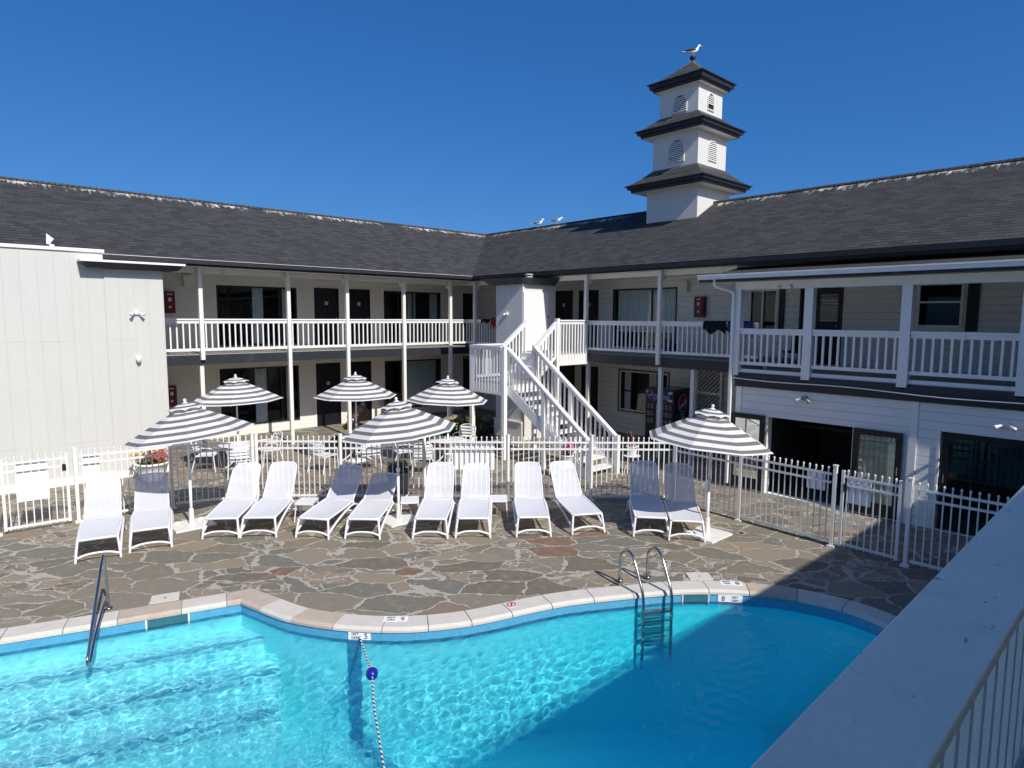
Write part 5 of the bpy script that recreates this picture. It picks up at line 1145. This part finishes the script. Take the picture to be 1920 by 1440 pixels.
mb = MB(); mb.lathe([(0, -.09), (.1, -.05), (.13, .02), (.08, .1), (0, .12)], (10.95, 19.7, .74), 10); mb.build('headrest', BLACK, t, True); mb = MB(); mb.beam((10.3, 19.24, .38), (10.34, 19.23, .36), .04, .04); mb.build('buckle', SIGNM, t)
t = thing('wicker_chair', (12.6, 20.3, 0), 'brown wicker chair with rounded back against the left wing wall', 'chair'); mb = MB()
mb.grid([[(12.6+.36*math.sin(a), 20.35+.30*math.cos(a), .36+h*(.55+.12*math.cos(a))) for a in [R(-100+20*k) for k in range(11)]] for h in (0, .35, .7, 1.)]); mb.build('backrest', BROWN, t, True)
mb = MB(); mb.box(12.3, 12.9, 19.95, 20.5, .30, .40); mb.build('seat', BROWN, t)
for a in (12.33, 12.87):
    for b in (19.98, 20.46): mb = MB(); mb.tube([(a, b, 0), (a, b, .3)], .02, 6); mb.build('leg', BROWN, t)
t = thing('travel_bag', (16.3, 10.5, 2.77), 'dark blue bag on the upper walkway floor below the red cabinet', 'bag'); mb = MB(); mb.lathe([(.0, 0), (.2, .0), (.24, .12), (.2, .26), (.1, .33), (0, .35)], (16.3, 10.9, 2.77), 12); mb.build('bag_body', CLOTHBL, t, True); mb = MB(); mb.tube(crom([(16.2, 10.75, 3.05), (16.2, 10.85, 3.2), (16.2, 10.95, 3.2), (16.2, 11.05, 3.05)], 4), .012, 6); mb.build('bag_handle', CLOTHB, t)
t = thing('gallery_chair', (15.6, 6.9, 2.62), 'black low chair standing on the upper gallery floor', 'chair'); mb = MB(); mb.box(15.4, 15.9, 6.6, 7.1, 2.98, 3.03); mb.build('seat', CLOTHB, t)
mb = MB(); mb.grid([[(15.88+.05*zz, 6.58+.54*k/6, 3.03+.42*zz*(1-.18*(k/3-1)**2)) for k in range(7)] for zz in (0, .5, 1)]); mb.build('backrest', CLOTHB, t)
for a in (15.43, 15.87):
    for b in (6.63, 7.07): mb = MB(); mb.tube([(a, b, 2.62), (a, b, 3.0)], .015, 6); mb.build('leg', BLACK, t)

# ------------------------------------------------------------------ the wing and landing the camera stands at
nw = thing('motel_wing', (0, -4.2, 0), 'shaded motel wing behind the camera whose rail cap crosses the lower right corner', 'motel building')
mb = MB()
for a, b in ((-26, 13.0),): mb.box(a, b, -9.5, -4.2, 0, 5.06)
mb.build('wall', SID_L, nw)
mb = MB(); EY = -2.0; nz = 5.24
for pts in ([(-28, EY, nz), (14.3, EY, nz), (14.3, -6.2, nz+2.1), (-28, -6.2, nz+2.1)], [(-28, -6.2, nz+2.1), (14.3, -6.2, nz+2.1), (14.3, -10.4, nz), (-28, -10.4, nz)]): mb.face(pts, [(p[0], abs(p[1]+6.2)*1.1) for p in pts])
rf = mb.build('roof', ROOFM, nw); mb = MB(); mb.box(-28, 14.3, EY, EY+.05, 5.06, 5.235); mb.build('gutter', NAVY, rf)
mb = MB(); mb.box(-28, 14.2, -4.2, EY+.0, 5.02, 5.055); mb.build('soffit', SOFFIT, nw)
mb = MB(); mb.box(-26, 13.0, -4.2, -2.6, 1.9, 2.05); mb.build('walkway_deck', CONC, nw)
mb = MB(); mb.box(-1.6, 4.35, -2.6, .46, 1.88, 2.03); mb.build('camera_landing', CONC, nw)
for x in range(-24, 13, 3):
    mb = MB(); mb.box(x-.05, x+.05, -2.72, -2.62, 0, 5.02); mb.build('post', TRIM, nw)
    mb = MB(); Fr('x', -4.2); mb.box(x+.6, x+1.5, -4.2, -4.17, 2.05, 4.05); mb.build('door', DOORM, nw)
    mb = MB(); mb.box(x+1.8, x+2.8, -4.2, -4.17, 2.9, 4.1); mb.build('window', GLASST, nw)
for a, b in ((-24, -1.6), (4.35, 13)):
    mb = MB(); railing(mb, (a, -2.6), (b, -2.6), 3.05, 3.05, .95, .3); mb.build('railing', WHITE, nw)
lr = thing('balcony_railing', (1.5, .4, 2.03), 'wide white rail cap and balusters running across the lower right corner, close and in shade', 'railing')
CAPM = paint('weathered_white_cap', (.90, .82, .64), .6, .10, 4, (.40, .38, .36), .35)
ya = lambda x: .247+.018*x; yb = lambda x: .447+.0255*x
mb = MB(); mb.solid([(-1.6, ya(-1.6), 3.012), (4.35, ya(4.35), 3.012), (4.35, yb(4.35), 3.012), (-1.6, yb(-1.6), 3.012), (-1.6, ya(-1.6), 3.05), (4.35, ya(4.35), 3.05), (4.35, yb(4.35), 3.05), (-1.6, yb(-1.6), 3.05)]); o_ = mb.build('rail_cap', CAPM, lr)
nt = CAPM.node_tree; b_ = nt.nodes['Principled BSDF']; v_ = mapping(nt, coords(nt), (1, 2.2, 1)); old = b_.inputs['Base Color'].links[0].from_socket
c1_ = noise(nt, v_, 9, 5, .75); c2_ = noise(nt, mapping(nt, coords(nt), (1.2, 9, 1), (0, 0, .3)), 5, 4, .8); c3_ = noise(nt, v_, 45, 3, .7)
col = mixc(nt, mth(nt, 'MULTIPLY', ramp(nt, c1_.outputs[0], .66, .70), .75), old, (.16, .15, .14)); col = mixc(nt, mth(nt, 'MULTIPLY', ramp(nt, c2_.outputs[0], .69, .72), .7), col, (.2, .19, .18))
col = mixc(nt, mth(nt, 'MULTIPLY', ramp(nt, c3_.outputs[0], .5, .9), .25), col, (.55, .54, .5)); lk(nt, col, b_.inputs['Base Color'])
bv = o_.modifiers.new('bevel', 'BEVEL'); bv.width = .006; bv.segments = 2
mb = MB(); mb.box(-1.6, 4.35, .37, .41, 2.92, 3.010); mb.box(-1.6, 4.35, .345, .369, 2.945, 3.008); mb.build('sub_rail', WHITE, lr)
mb = MB(); mb.box(-1.6, 4.35, .37, .42, 2.12, 2.18); mb.build('bottom_rail', WHITE, lr)
x = -1.55
while x < 4.3: mb = MB(); mb.box(x-.02, x+.02, .372, .412, 2.18, 2.92); mb.build('baluster', WHITE, lr); x += .145
mb = MB(); mb.box(4.25, 4.35, .35, .45, 0, 3.01); mb.build('newel_post', WHITE, lr)
